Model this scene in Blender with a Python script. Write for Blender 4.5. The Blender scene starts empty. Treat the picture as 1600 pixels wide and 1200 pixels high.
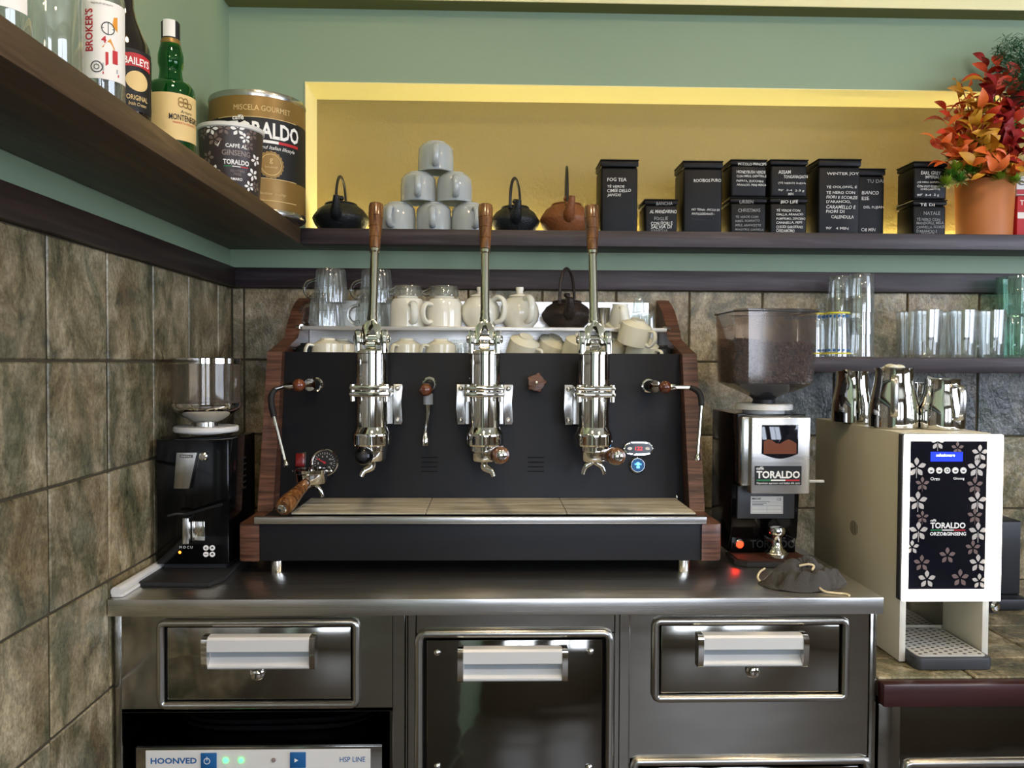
import bpy, bmesh, math, random
from mathutils import Matrix, Vector, noise
random.seed(11)
SC = bpy.context.scene
COL = SC.collection
PI = math.pi

# ------------------------------------------------------------------ camera
FPX = 1270.0
CAM = Vector((0, 0, 1.40))
YAW, PITCH, ROLL = (math.radians(a) for a in (1.565, 1.47, 0.287))
_f = Vector((math.sin(YAW)*math.cos(PITCH), math.cos(YAW)*math.cos(PITCH), -math.sin(PITCH)))
_r = Vector((math.cos(YAW), -math.sin(YAW), 0))
_u = _r.cross(_f)
RT = math.cos(ROLL)*_r + math.sin(ROLL)*_u
UP = -math.sin(ROLL)*_r + math.cos(ROLL)*_u
FW = _f
cd = bpy.data.cameras.new('camera'); cam = bpy.data.objects.new('camera', cd); COL.objects.link(cam)
cd.sensor_width = 36; cd.lens = 36*FPX/1600; cd.clip_start = 0.02
cam.matrix_world = Matrix(((RT.x, UP.x, -FW.x, 0), (RT.y, UP.y, -FW.y, 0), (RT.z, UP.z, -FW.z, CAM.z), (0, 0, 0, 1)))
SC.camera = cam

# ------------------------------------------------------------------ world, exposure, large lights
SC.view_settings.view_transform = 'Standard'; SC.view_settings.look = 'None'
SC.view_settings.gamma = 1; SC.view_settings.use_curve_mapping = False
SC.view_settings.exposure = 0.28
w = bpy.data.worlds.new('world'); SC.world = w; w.use_nodes = True
w.node_tree.nodes['Background'].inputs[0].default_value = (0.80, 0.86, 1.0, 1)
w.node_tree.nodes['Background'].inputs[1].default_value = 0.12
LIGHTS = {'window': 8.0, 'side_window': 7.0, 'lamp': 62.0, 'led': 46.0, 'frame': 5.0}

# ------------------------------------------------------------------ pixel -> place on a real plane
def _ray(px, py): return RT*((px-800)/FPX) + UP*((600-py)/FPX) + FW
def PY(px, py, Y): d = _ray(px, py); return CAM + d*(Y/d.y)
def PX(px, py, X): d = _ray(px, py); return CAM + d*(X/d.x)
def PZ(px, py, Z): d = _ray(px, py); return CAM + d*((Z-CAM.z)/d.z)

# ------------------------------------------------------------------ materials
def lin(c):
    if isinstance(c, str):
        c = [int(c[i:i+2], 16)/255 for i in (0, 2, 4)]
    return tuple((x/12.92 if x <= .04045 else ((x+.055)/1.055)**2.4) for x in c) + (1,)
MATS = {}
def mat(name, color='808080', rough=.5, metal=0, trans=0, ior=1.45, emit=None, estr=0, coat=0, alpha=1, spec=.5):
    m = bpy.data.materials.new(name); m.use_nodes = True; MATS[name] = m
    b = m.node_tree.nodes['Principled BSDF']
    b.inputs['Base Color'].default_value = lin(color)
    b.inputs['Roughness'].default_value = rough; b.inputs['Metallic'].default_value = metal
    b.inputs['Transmission Weight'].default_value = trans; b.inputs['IOR'].default_value = ior
    b.inputs['Coat Weight'].default_value = coat; b.inputs['Alpha'].default_value = alpha
    b.inputs['Specular IOR Level'].default_value = spec
    if emit: b.inputs['Emission Color'].default_value = lin(emit); b.inputs['Emission Strength'].default_value = estr
    return m
def N(m, t, **kw):
    n = m.node_tree.nodes.new(t)
    for k, v in kw.items():
        if k in n.inputs.keys(): n.inputs[k].default_value = v
        else: setattr(n, k, v)
    return n
def LK(m, a, ao, b, bi): m.node_tree.links.new(a.outputs[ao], b.inputs[bi])
def BS(m): return m.node_tree.nodes['Principled BSDF']
def coords(m, scale=(1, 1, 1), rnd=0, space='Object'):
    tc = N(m, 'ShaderNodeTexCoord'); mp = N(m, 'ShaderNodeMapping'); mp.inputs['Scale'].default_value = scale
    LK(m, tc, space, mp, 'Vector')
    if rnd:
        oi = N(m, 'ShaderNodeObjectInfo'); ml = N(m, 'ShaderNodeMath', operation='MULTIPLY'); ml.inputs[1].default_value = rnd
        LK(m, oi, 'Random', ml, 0); LK(m, ml, 0, mp, 'Location')
    return mp
def ramp(m, stops):
    r = N(m, 'ShaderNodeValToRGB'); e = r.color_ramp.elements
    while len(e) < len(stops): e.new(.5)
    for k, (p, c) in enumerate(stops): e[k].position = p; e[k].color = lin(c)
    return r
def bump(m, src, out, strength, dist=.01):
    b = N(m, 'ShaderNodeBump'); b.inputs['Strength'].default_value = strength; b.inputs['Distance'].default_value = dist
    LK(m, src, out, b, 'Height'); LK(m, b, 'Normal', BS(m), 'Normal'); return b

def wood(name, stops, scale=(3, 40, 40), rough=.4, coat=0, bmp=.15, rnd=3, det=6):
    m = mat(name, rough=rough, coat=coat); mp = coords(m, scale, rnd)
    n = N(m, 'ShaderNodeTexNoise', Scale=1.0, Detail=det, Roughness=.62, Distortion=.5); LK(m, mp, 0, n, 'Vector')
    r = ramp(m, stops); LK(m, n, 'Fac', r, 0); LK(m, r, 0, BS(m), 'Base Color'); bump(m, n, 'Fac', bmp, .002)
    return m
def plaster(name, color, scale=60, strength=.15, rough=.6, dist=.004):
    m = mat(name, color, rough); mp = coords(m)
    n = N(m, 'ShaderNodeTexNoise', Scale=scale, Detail=4, Roughness=.6); LK(m, mp, 0, n, 'Vector'); bump(m, n, 'Fac', strength, dist)
    return m
def tile_mat(name, stops, rough):
    m = mat(name, rough=rough); mp = coords(m, (1, 1, .75), 40)
    n = N(m, 'ShaderNodeTexNoise', Scale=13, Detail=9, Roughness=.68, Distortion=.6); LK(m, mp, 0, n, 'Vector')
    r = ramp(m, stops); LK(m, n, 'Fac', r, 0)
    mp2 = coords(m, (9, 9, 5), 23)
    n2 = N(m, 'ShaderNodeTexNoise', Scale=1, Detail=7, Roughness=.6, Distortion=.8); LK(m, mp2, 0, n2, 'Vector')
    r2 = ramp(m, [(.51, '000000'), (.60, 'c4c4c4')]); LK(m, n2, 'Fac', r2, 0)
    mp5 = coords(m, (7, 7, 4), 61); n5 = N(m, 'ShaderNodeTexNoise', Scale=1, Detail=6, Roughness=.6, Distortion=.5); LK(m, mp5, 0, n5, 'Vector')
    r5 = ramp(m, [(.50, '000000'), (.62, '9a9a9a')]); LK(m, n5, 'Fac', r5, 0)
    mx5 = N(m, 'ShaderNodeMixRGB'); LK(m, r5, 0, mx5, 0); LK(m, r, 0, mx5, 1); mx5.inputs[2].default_value = lin('8f7350')
    mx = N(m, 'ShaderNodeMixRGB'); LK(m, r2, 0, mx, 0); LK(m, mx5, 0, mx, 1); mx.inputs[2].default_value = lin('4a543e')
    n4 = N(m, 'ShaderNodeTexNoise', Scale=170, Detail=3, Roughness=.7); LK(m, mp, 0, n4, 'Vector')
    r4 = ramp(m, [(.36, 'c0c0c0'), (.62, 'ffffff')]); LK(m, n4, 'Fac', r4, 0)
    m4 = N(m, 'ShaderNodeMixRGB', blend_type='MULTIPLY'); m4.inputs[0].default_value = .8
    LK(m, mx, 0, m4, 1); LK(m, r4, 0, m4, 2)
    oi = N(m, 'ShaderNodeObjectInfo'); wn = N(m, 'ShaderNodeTexWhiteNoise', noise_dimensions='1D'); LK(m, oi, 'Random', wn, 'W'); mr = N(m, 'ShaderNodeMapRange'); mr.inputs['To Min'].default_value = .84; mr.inputs['To Max'].default_value = 1.12; LK(m, wn, 'Value', mr, 0)
    hs = N(m, 'ShaderNodeHueSaturation'); LK(m, mr, 0, hs, 'Value'); LK(m, m4, 0, hs, 'Color'); LK(m, hs, 0, BS(m), 'Base Color')
    n3 = N(m, 'ShaderNodeTexNoise', Scale=24, Detail=6, Roughness=.6); LK(m, mp, 0, n3, 'Vector'); bump(m, n3, 'Fac', .75, .009)
    return m
def steel(name, color='9b9a96', rough=.24, scale=(2, 2, 260), var=.14, bmp=.03):
    m = mat(name, color, rough, 1); mp = coords(m, scale)
    n = N(m, 'ShaderNodeTexNoise', Scale=1, Detail=3); LK(m, mp, 0, n, 'Vector')
    mr = N(m, 'ShaderNodeMapRange'); mr.inputs['To Min'].default_value = rough-var/2; mr.inputs['To Max'].default_value = rough+var
    LK(m, n, 'Fac', mr, 0); LK(m, mr, 0, BS(m), 'Roughness'); b = bump(m, n, 'Fac', bmp, .001)
    mw = coords(m, (3, 3, 7)); nw = N(m, 'ShaderNodeTexNoise', Scale=1.3, Detail=2); LK(m, mw, 0, nw, 'Vector'); b2 = N(m, 'ShaderNodeBump'); b2.inputs['Strength'].default_value = .12; b2.inputs['Distance'].default_value = .02
    LK(m, nw, 'Fac', b2, 'Height'); LK(m, b2, 'Normal', b, 'Normal')
    return m

tile_mat('tile_slate_shaded', [(.34, '383b38'), (.43, '4d514e'), (.50, '626661'), (.57, '7b7c74'), (.66, '97958a')], .16)  # slate tone of these tiles, with shade under the glass shelf mixed in
tile_mat('tile', [(.34, '544e39'), (.43, '7a7052'), (.50, '958869'), (.57, 'ab9d7d'), (.66, 'c5b796')], .20)
plaster('grout', '4a4232', 90, .3, .9)
plaster('green_paint', '8a9e82', 70, .10, .5)
plaster('gold_paint', '9c8a52', 95, .55, .55, .006)
plaster('cream_paint', 'f1e7ae', 60, .08, .5)
plaster('olive_paint', '77753f', 60, .1, .6)
plaster('ceiling_paint', 'd8d4c4', 50, .1, .8)
wood('dark_wood', [(.3, '231b1e'), (.5, '352b2e'), (.72, '4b4346')], (3, 60, 60), .42, 0, .2)
wood('dark_wood_y', [(.3, '2b2018'), (.5, '483627'), (.72, '654f39')], (60, 3, 60), .45, 0, .2)
wood('rail_wood_y', [(.3, '1f1615'), (.5, '30231f'), (.72, '42322b')], (60, 3, 60), .45, 0, .2)
wood('wine_wood', [(.3, '2b1212'), (.6, '3e1a1a'), (.8, '4d2322')], (3, 40, 40), .32, .2, .1)
wood('walnut', [(.30, '2f1d16'), (.45, '4e3226'), (.58, '684636'), (.75, '7d5946')], (7, 14, 150), .42, .1, .15, 3, 4)
wood('rosewood', [(.3, '3d2210'), (.5, '6a4322'), (.7, '8e6234')], (90, 90, 9), .22, .6, .05)
wood('ball_wood', [(.3, '45200f'), (.6, '6b371c'), (.8, '7d4424')], (40, 40, 12), .15, .8, .02)
mat('chrome', 'dad8d2', .05, 1)
mat('grid_steel', 'd4d2cc', .4, .3); mat('yellow_print', 'd9cf3a', .5)
mat('brass_chrome', 'dcd8c8', .07, 1)
mat('soft_steel', 'b8b6b0', .25, 1); mat('rack_steel', 'c9c8c4', .35, .6)
steel('brushed', 'a6a49d', .13, (1.5, 1.5, 420), .06, .003)
steel('brushed_x', 'd0cec9', .27, (1.5, 420, 420), .10, .006)
steel('mirror_steel', '7d7b75', .06, (1.5, 1.5, 200), .03, .002)
steel('drawer_steel', '9c9a92', .10, (1.5, 1.5, 420), .05, .004)
steel('dark_steel', '55534e', .2, (2, 260, 260), .1)
mat('black_satin', '17181b', .42); mat('black_matte', '1d1e20', .55); mat('black_gloss', '060607', .10, spec=.35)
mat('black_plastic', '141416', .4); mat('rubber', '101012', .65); mat('slot_black', '030303', .9)
mat('panel_black', '191a1e', .48, spec=.3)
mat('grey_plastic', '3a3c40', .4); mat('pearl_plastic', 'd3d3d0', .3); mat('pearl_grey', '9aa0a2', .3)
mat('cream_ceramic', 'e4e1cb', .14, coat=.4); mat('grey_ceramic', 'a7aeae', .16, coat=.4); mat('white_ceramic', 'e4e3d6', .12, coat=.5)
mat('white_plastic', 'd9d7d0', .35); mat('white_print', 'f0efea', .6); mat('beige_metal', 'd0cab4', .42); mat('beige_edge', 'd3cfc2', .4)
mat('gold_print', '8a6c38', .35, .4); mat('black_print', '101012', .55); mat('red_print', 'b8232a', .5); mat('green_print', '1d7a42', .5)
mat('blue_print', '1c5f9a', .5); mat('brown_print', '75655c', .5); mat('can_brown', '3a302d', .4); mat('taupe_print', '8d7f78', .5)
mat('cream_label', 'dcc083', .55); mat('white_label', 'e4e2dc', .5); mat('orange_print', 'd08a1e', .5); mat('chalk', 'd3d3cf', .9); mat('chalk_dim', '8f9090', .9)
mat('tin_black', '0f0f11', .45, spec=.25)

mat('dark_glass', '1a1210', .06, coat=.5)
def thin(name, tint, ior=1.5, gl=1.0, rough=.02, body=0, bodyc='ffffff'):
    m = bpy.data.materials.new(name); m.use_nodes = True; MATS[name] = m; nt = m.node_tree; nt.nodes.remove(nt.nodes['Principled BSDF']); out = nt.nodes['Material Output']
    tr = N(m, 'ShaderNodeBsdfTransparent'); tr.inputs[0].default_value = lin(tint); g = N(m, 'ShaderNodeBsdfGlossy'); g.inputs['Roughness'].default_value = rough
    lw = N(m, 'ShaderNodeLayerWeight'); lw.inputs['Blend'].default_value = .5; pw = N(m, 'ShaderNodeMath', operation='POWER'); pw.inputs[1].default_value = 4; LK(m, lw, 'Facing', pw, 0)
    f0 = ((ior-1)/(ior+1))**2; fr = N(m, 'ShaderNodeMath', operation='MULTIPLY_ADD'); fr.inputs[1].default_value = 1-f0; fr.inputs[2].default_value = f0; LK(m, pw, 0, fr, 0)   # Schlick
    mx = N(m, 'ShaderNodeMixShader'); LK(m, fr, 0, mx, 0); LK(m, tr, 0, mx, 1); LK(m, g, 0, mx, 2); last = mx
    if body:
        d = N(m, 'ShaderNodeBsdfDiffuse'); d.inputs[0].default_value = lin(bodyc); m2 = N(m, 'ShaderNodeMixShader'); m2.inputs[0].default_value = body; LK(m, mx, 0, m2, 1); LK(m, d, 0, m2, 2); last = m2
    LK(m, last, 0, out, 'Surface'); return m
thin('green_glass', '58bd72', 1.6, 1, .03, .12, '0d7a2c'); thin('smoky_plastic', 'ece5dd', 1.5, 1, .06, .05, 'b9b9c0'); thin('clear_plastic', 'f0ebe2', 1.45, 1, .03, .03, 'd0ccc4')
mat('solid_glass', 'f6faf8', .01, 0, 1, 1.45)
thin('glass', 'fafcfb', 2.1, 1, .02, .035, 'eef2f0'); thin('green_tint_glass', 'dcefe7', 2.0, 1, .03, .05, 'b8d6c8')
mat('liquor', '2a0f06', .05); mat('bean', '4a3428', .28); mat('bean_dark', '160d0a', .5)
mat('red_lamp', 'ff2010', .3, emit='ff2a12', estr=6); mat('amber_lamp', 'ff8020', .3, emit='ff7a1e', estr=6); mat('green_lamp', '30ff50', .3, emit='38ff5a', estr=6)
mat('red_digits', 'ff2030', .3, emit='ff2030', estr=1.6); mat('blue_lamp', '50a0ff', .3, emit='4aa8ff', estr=4); mat('lcd', '1428d8', .3, emit='1a35ff', estr=1.2)
mat('lcd_text', 'c8d8ff', .3, emit='d5e2ff', estr=2.5); mat('lit_frame', 'ffffff', .4, emit='fff8ec', estr=LIGHTS['frame'])
mat('led', 'fff0b0', .4, emit='fff0b4', estr=LIGHTS['led']); mat('pane', 'ffffff', .4, emit='dfeaff', estr=LIGHTS['window']); mat('side_pane', 'ffffff', .4, emit='dbe7ff', estr=LIGHTS['side_window'])
mat('lamp_glow', 'fff0d0', .4, emit='ffe0b4', estr=LIGHTS['lamp'])
mat('red_switch', '7a1512', .25, coat=.3); mat('gauge_face', '1b1514', .4)
mat('terracotta', 'b8703a', .5); mat('soil', '2c2018', .9)
mat('mat_brown', '43241a', .7); mat('powder', '6e3d28', .8); mat('screen_glass', '10121c', .06, coat=.6); mat('screen_flower', 'c9c2bb', .3, .2); mat('screen_flower_dim', '7d6a66', .3, .2)
mat('floor_tile', '4f463c', .4); mat('rear_wall', '6a5e4c', .7)
for nm, c in (('iron_black', '14181a'), ('iron_brown', '7f4c2a'), ('iron_dark', '221814')):
    m = mat(nm, c, .48); mp = coords(m); v = N(m, 'ShaderNodeTexVoronoi', Scale=190); LK(m, mp, 0, v, 'Vector'); bump(m, v, 'Distance', .5, .002)
for nm, c in (('leaf_red', 'c23a1e'), ('leaf_orange', 'd9672a'), ('leaf_yellow', 'c08a24'), ('leaf_crimson', '8f1d1d'), ('leaf_green', '4a8a2c'), ('leaf_lime', '8fae2e'), ('leaf_dark_green', '2f6b45')):
    mat(nm, c, .45)
m = mat('cloth_grey', '45423e', .95); mp = coords(m); v = N(m, 'ShaderNodeTexNoise', Scale=420, Detail=2); LK(m, mp, 0, v, 'Vector'); bump(m, v, 'Fac', .8, .003)
mat('cloth_trim', 'd8c8a2', .9)
m = mat('stained_steel', 'b0a890', .4, .1); mp = coords(m, (4, 30, 10)); v = N(m, 'ShaderNodeTexNoise', Scale=1.5, Detail=8, Roughness=.65); LK(m, mp, 0, v, 'Vector')
r = ramp(m, [(.32, '807a6a'), (.5, 'b7b09c'), (.66, 'dedacb')]); LK(m, v, 'Fac', r, 0); LK(m, r, 0, BS(m), 'Base Color')

# ------------------------------------------------------------------ mesh builder
_txt = {}
def text_mesh(s, bold=0, shear=0, res=2):
    k = (s, bold, shear, res)
    if k in _txt: return _txt[k]
    c = bpy.data.curves.new('t', 'FONT'); c.body = s; c.size = 1; c.offset = bold; c.shear = shear; c.resolution_u = res
    o = bpy.data.objects.new('t', c); COL.objects.link(o)
    dg = bpy.context.evaluated_depsgraph_get(); me = bpy.data.meshes.new_from_object(o.evaluated_get(dg))
    vs = [(v.co.x, v.co.y) for v in me.vertices]; fs = [tuple(p.vertices) for p in me.polygons]
    bpy.data.objects.remove(o); bpy.data.curves.remove(c); bpy.data.meshes.remove(me)
    if vs:
        x0 = min(v[0] for v in vs); x1 = max(v[0] for v in vs); y0 = min(v[1] for v in vs); y1 = max(v[1] for v in vs)
    else: x0 = x1 = y0 = y1 = 0
    _txt[k] = (vs, fs, x0, x1, y0, y1); return _txt[k]
def flat(x, y, z, yaw=0, pitch=0, roll=0):
    M = Matrix.Translation((x, y, z)) @ Matrix.Rotation(yaw, 4, 'Z') @ Matrix.Rotation(pitch, 4, 'X') @ Matrix.Rotation(roll, 4, 'Y')
    return lambda u, v: M @ Vector((u, 0, v))
def cyl(cx, cy, R, a0, z, R2=None, h=1):
    def f(u, v):
        r = R if R2 is None else R + (R2-R)*v/h
        a = a0 + u/R
        return Vector((cx + r*math.sin(a), cy - r*math.cos(a), z + v))
    return f
class MB:
    def __init__(s): s.bm = bmesh.new()
    def _add(s, vs, fs):
        bv = [s.bm.verts.new(v) for v in vs]; out = []
        for f in fs:
            try: out.append(s.bm.faces.new([bv[i] for i in f]))
            except ValueError: pass
        return bv, out
    def box(s, x0, x1, y0, y1, z0, z1, bev=0, seg=2, M=None):
        vs = [Vector((x, y, z)) for x in (x0, x1) for y in (y0, y1) for z in (z0, z1)]
        bv, fs = s._add(vs, [(0, 1, 3, 2), (4, 6, 7, 5), (0, 4, 5, 1), (2, 3, 7, 6), (0, 2, 6, 4), (1, 5, 7, 3)])
        if bev:
            ed = list({e for f in fs for e in f.edges})
            r = bmesh.ops.bevel(s.bm, geom=ed, offset=bev, segments=seg, affect='EDGES', profile=.5)
            bv = [v for v in r['verts']]
        if M is not None:
            for v in bv: v.co = M @ v.co
        return s
    def lathe(s, prof, c=(0, 0, 0), seg=32, M=None, rib=None, closed=False, axis=None):
        """prof [(r, z)]; rib (count, amplitude, index from, index to)"""
        rows = []; new = []
        if axis is not None: M = Matrix.Translation(c) @ Vector((0, 0, 1)).rotation_difference(Vector(axis)).to_matrix().to_4x4(); c = (0, 0, 0)
        for i, (r, z) in enumerate(prof):
            if r < 1e-6:
                v = s.bm.verts.new((c[0], c[1], c[2]+z)); rows.append([v]); new.append(v)
            else:
                row = []
                for k in range(seg):
                    a = 2*PI*k/seg; rr = r
                    if rib and rib[2] <= i <= rib[3]: rr = r*(1+rib[1]*math.cos(rib[0]*a))
                    v = s.bm.verts.new((c[0]+rr*math.sin(a), c[1]-rr*math.cos(a), c[2]+z)); row.append(v); new.append(v)
                rows.append(row)
        n = len(rows)
        for i in range(n if closed else n-1):
            a, b = rows[i], rows[(i+1) % n]
            for k in range(seg):
                k2 = (k+1) % seg
                if len(a) == 1 and len(b) == 1: continue
                if len(a) == 1: f = [a[0], b[k2], b[k]]
                elif len(b) == 1: f = [a[k], a[k2], b[0]]
                else: f = [a[k], a[k2], b[k2], b[k]]
                s.bm.faces.new(f)
        if M is not None:
            for v in new: v.co = M @ v.co
        return s
    def disc(s, r, z0, z1, c=(0, 0, 0), seg=32, bev=0, axis=None):
        b = min(bev, (z1-z0)/2.01, r*.9)
        p = [(0, z0), (r-b, z0), (r, z0+b), (r, z1-b), (r-b, z1), (0, z1)] if b else [(0, z0), (r, z0), (r, z1), (0, z1)]
        return s.lathe(p, c, seg, axis=axis)
    def tube(s, pts, r, seg=10, closed=False, flat=1.0, up=None, sm=True):
        pts = [Vector(p) for p in pts]; n = len(pts)
        rs = list(r) if isinstance(r, (list, tuple)) else [r]*n
        if sm and not closed and 4 <= n <= 8:                       # Catmull-Rom rounding
            q = [pts[0]*2-pts[1]]+pts+[pts[-1]*2-pts[-2]]; np_, nr = [], []
            for i in range(n-1):
                for k in range(4):
                    t = k/4; a, b, c, d = q[i], q[i+1], q[i+2], q[i+3]
                    np_.append(.5*((2*b)+(c-a)*t+(2*a-5*b+4*c-d)*t*t+(3*b-a-3*c+d)*t*t*t)); nr.append(rs[i]*(1-t)+rs[i+1]*t)
            pts = np_+[pts[-1]]; rs = nr+[rs[-1]]; n = len(pts)
        rows = []; nrm = None
        for i in range(n):
            if closed: t = (pts[(i+1) % n]-pts[i-1]).normalized()
            else: t = (pts[min(i+1, n-1)]-pts[max(i-1, 0)]).normalized()
            if nrm is None:
                a = Vector(up) if up else (Vector((0, 0, 1)) if abs(t.z) < .9 else Vector((1, 0, 0)))
                nrm = (a - t*a.dot(t)).normalized()
            else: nrm = (nrm - t*nrm.dot(t)).normalized()
            bn = t.cross(nrm)
            rows.append([s.bm.verts.new(pts[i] + nrm*(rs[i]*math.cos(2*PI*k/seg)) + bn*(rs[i]*flat*math.sin(2*PI*k/seg))) for k in range(seg)])
        for i in range(n if closed else n-1):
            a, b = rows[i], rows[(i+1) % n]
            for k in range(seg): s.bm.faces.new([a[k], a[(k+1) % seg], b[(k+1) % seg], b[k]])
        if not closed: s.bm.faces.new(rows[0][::-1]); s.bm.faces.new(rows[-1])
        return s
    def prism(s, poly, plane, d0, d1, bev=0, M=None):
        def P(a, b, d): return {'xy': (a, b, d), 'xz': (a, d, b), 'yz': (d, a, b)}[plane]
        n = len(poly)
        bv, fs = s._add([P(a, b, d0) for a, b in poly] + [P(a, b, d1) for a, b in poly],
                        [tuple(range(n))[::-1], tuple(range(n, 2*n))] + [(i, (i+1) % n, n+(i+1) % n, n+i) for i in range(n)])
        if bev:
            ed = list({e for f in fs[:2] for e in f.edges})
            r = bmesh.ops.bevel(s.bm, geom=ed, offset=bev, segments=2, affect='EDGES', profile=.5)
            bv = list({v for f in r['faces'] for v in f.verts} | {v for v in bv if v.is_valid})
        if M is not None:
            for v in bv: v.co = M @ v.co
        return s
    def ball(s, c, r, seg=18, rings=10, sc=(1, 1, 1)):
        prof = [(0, -r)] + [(r*math.cos(a), r*math.sin(a)) for a in (-PI/2+PI*k/rings for k in range(1, rings))] + [(0, r)]
        M = Matrix.Translation(c) @ Matrix.Diagonal((*sc, 1)); return s.lathe(prof, seg=seg, M=M)
    def patch(s, u0, u1, v0, v1, f, nu=1, nv=1):
        g = [[s.bm.verts.new(f(u0+(u1-u0)*i/nu, v0+(v1-v0)*j/nv)) for j in range(nv+1)] for i in range(nu+1)]
        for i in range(nu):
            for j in range(nv): s.bm.faces.new([g[i][j], g[i+1][j], g[i+1][j+1], g[i][j+1]])
        return s
    def shape(s, pts, f):
        s.bm.faces.new([s.bm.verts.new(f(u, v)) for u, v in pts]); return s
    def circle(s, cu, cv, r, f, n=20, r2=None):
        if r2 is None: return s.shape([(cu+r*math.cos(2*PI*k/n), cv+r*math.sin(2*PI*k/n)) for k in range(n)], f)
        a = [s.bm.verts.new(f(cu+r*math.cos(2*PI*k/n), cv+r*math.sin(2*PI*k/n))) for k in range(n)]
        b = [s.bm.verts.new(f(cu+r2*math.cos(2*PI*k/n), cv+r2*math.sin(2*PI*k/n))) for k in range(n)]
        for k in range(n): s.bm.faces.new([a[k], a[(k+1) % n], b[(k+1) % n], b[k]])
        return s
    def oval(s, cu, cv, ru, rv, f, n=28, rings=6, wob=0):
        prev = None; c = s.bm.verts.new(f(cu, cv))
        for j in range(1, rings+1):
            row = [s.bm.verts.new(f(cu+(ru+(wob*(-1)**k if j == rings else 0))*j/rings*math.cos(2*PI*k/n), cv+(rv+(wob*(-1)**k if j == rings else 0))*j/rings*math.sin(2*PI*k/n))) for k in range(n)]
            for k in range(n):
                k2 = (k+1) % n
                s.bm.faces.new([c, row[k], row[k2]] if prev is None else [prev[k], row[k], row[k2], prev[k2]])
            prev = row
        return s
    def text(s, t, f, cu=0, cv=0, h=None, w=None, align='C', bold=0, shear=0, rot=0, jit=0):
        vs, fs, x0, x1, y0, y1 = text_mesh(t, bold, shear)
        if not vs: return s
        sx = sy = None
        if h: sy = h/max(y1-y0, 1e-3)
        if w: sx = w/max(x1-x0, 1e-3)
        sx = sx or sy; sy = sy or sx
        ox = {'C': (x0+x1)/2, 'L': x0, 'R': x1}[align]; oy = (y0+y1)/2; cr, sr = math.cos(rot), math.sin(rot)
        bv = []
        for x, y in vs:
            a, b = (x-ox)*sx, (y-oy)*sy
            if jit: b += jit*math.sin(a*190+cv*900)
            bv.append(s.bm.verts.new(f(cu+a*cr-b*sr, cv+a*sr+b*cr)))
        for q in fs:
            try: s.bm.faces.new([bv[i] for i in q])
            except ValueError: pass
        return s
    def flower(s, cu, cv, r, f, n=5, rot=PI/2, stem=False):
        for k in range(n):
            a = rot + 2*PI*k/n; pts = []
            for d, wd in ((.16, 0), (.45, .20), (.66, .25), (.85, .15), (1.0, 0), (.85, -.15), (.66, -.25), (.45, -.20)):
                pts.append((cu+r*(d*math.cos(a)-wd*math.sin(a)), cv+r*(d*math.sin(a)+wd*math.cos(a))))
            s.shape(pts, f)
        if stem: s.shape([(cu-r*.03, cv), (cu-r*.03, cv-r*1.1), (cu+r*.03, cv-r*1.1), (cu+r*.03, cv)], f)
        return s
    def build(s, name, m, parent=None, ang=35, world=True, recalc=True, subsurf=0):
        if recalc: bmesh.ops.recalc_face_normals(s.bm, faces=s.bm.faces[:])
        if world and parent is not None:
            off = Vector(); p = parent
            while p is not None: off += p.location; p = p.parent
            for v in s.bm.verts: v.co -= off
        me = bpy.data.meshes.new(name); s.bm.to_mesh(me); s.bm.free()
        me.materials.append(MATS[m])
        for p in me.polygons: p.use_smooth = True
        me.set_sharp_from_angle(angle=math.radians(ang))
        o = bpy.data.objects.new(name, me); COL.objects.link(o)
        if parent is not None: o.parent = parent
        if subsurf: md = o.modifiers.new('subdivision', 'SUBSURF'); md.levels = subsurf; md.render_levels = subsurf
        return o
def thing(name, label, cat, loc, group=None, rz=0):
    o = bpy.data.objects.new(name, None); o.empty_display_size = .02; COL.objects.link(o); o.location = loc; o.rotation_euler.z = rz
    o['label'] = label; o['category'] = cat
    if group: o['group'] = group
    return o
def tag(o, label, cat, group=None):
    o['label'] = label; o['category'] = cat
    if group: o['group'] = group
    return o
def struct(o): o['kind'] = 'structure'; return o
def copy_tree(o, parent=None):
    c = o.copy(); COL.objects.link(c); c.parent = parent
    for ch in list(o.children): copy_tree(ch, c)
    return c
def dup(o, loc, label, rz=None, rot=None):
    c = copy_tree(o); c.location = loc; c['label'] = label
    if rz is not None: c.rotation_euler = (0, 0, rz)
    if rot is not None: c.rotation_euler = rot
    return c
def arc(c, r, a0, a1, n, plane='xz', sx=1, sz=1):
    out = []
    for k in range(n+1):
        a = a0+(a1-a0)*k/n; x, z = r*sx*math.cos(a), r*sz*math.sin(a)
        out.append(Vector(c)+Vector({'xz': (x, 0, z), 'yz': (0, x, z), 'xy': (x, z, 0)}[plane]))
    return out

# ================================================================== THE SETTING
XL, YB, CT = -0.691, 2.198, 0.9686           # left wall, back wall, worktop height
XR, YR, ZC = 3.3, -3.4, 2.80                 # right wall, rear wall, ceiling
RZ = 0.81                                    # lower tiled counter on the right
NX0, NX1, NZ0, NZ1, NY = -0.494, 1.95, 1.742, 2.1455, 2.342   # niche
mb = MB(); mb.box(XL-.1, XR+.1, YR-.1, YB+.3, -.06, 0); struct(mb.build('floor', 'floor_tile'))
mb = MB(); mb.box(XL-.1, XR+.1, YR-.1, YB+.3, ZC, ZC+.06); ceiling = struct(mb.build('ceiling', 'ceiling_paint'))
mb = MB(); mb.box(XL-.12, XL-.006, YR, YB+.3, 0, ZC); wall_left = struct(mb.build('wall_left', 'green_paint'))
mb = MB()
mb.box(XL-.1, XR, YB+.006, YB+.3, 0, NZ0-.002)
mb.box(XL-.1, XR, YB+.006, YB+.3, NZ1+.002, ZC)
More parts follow.
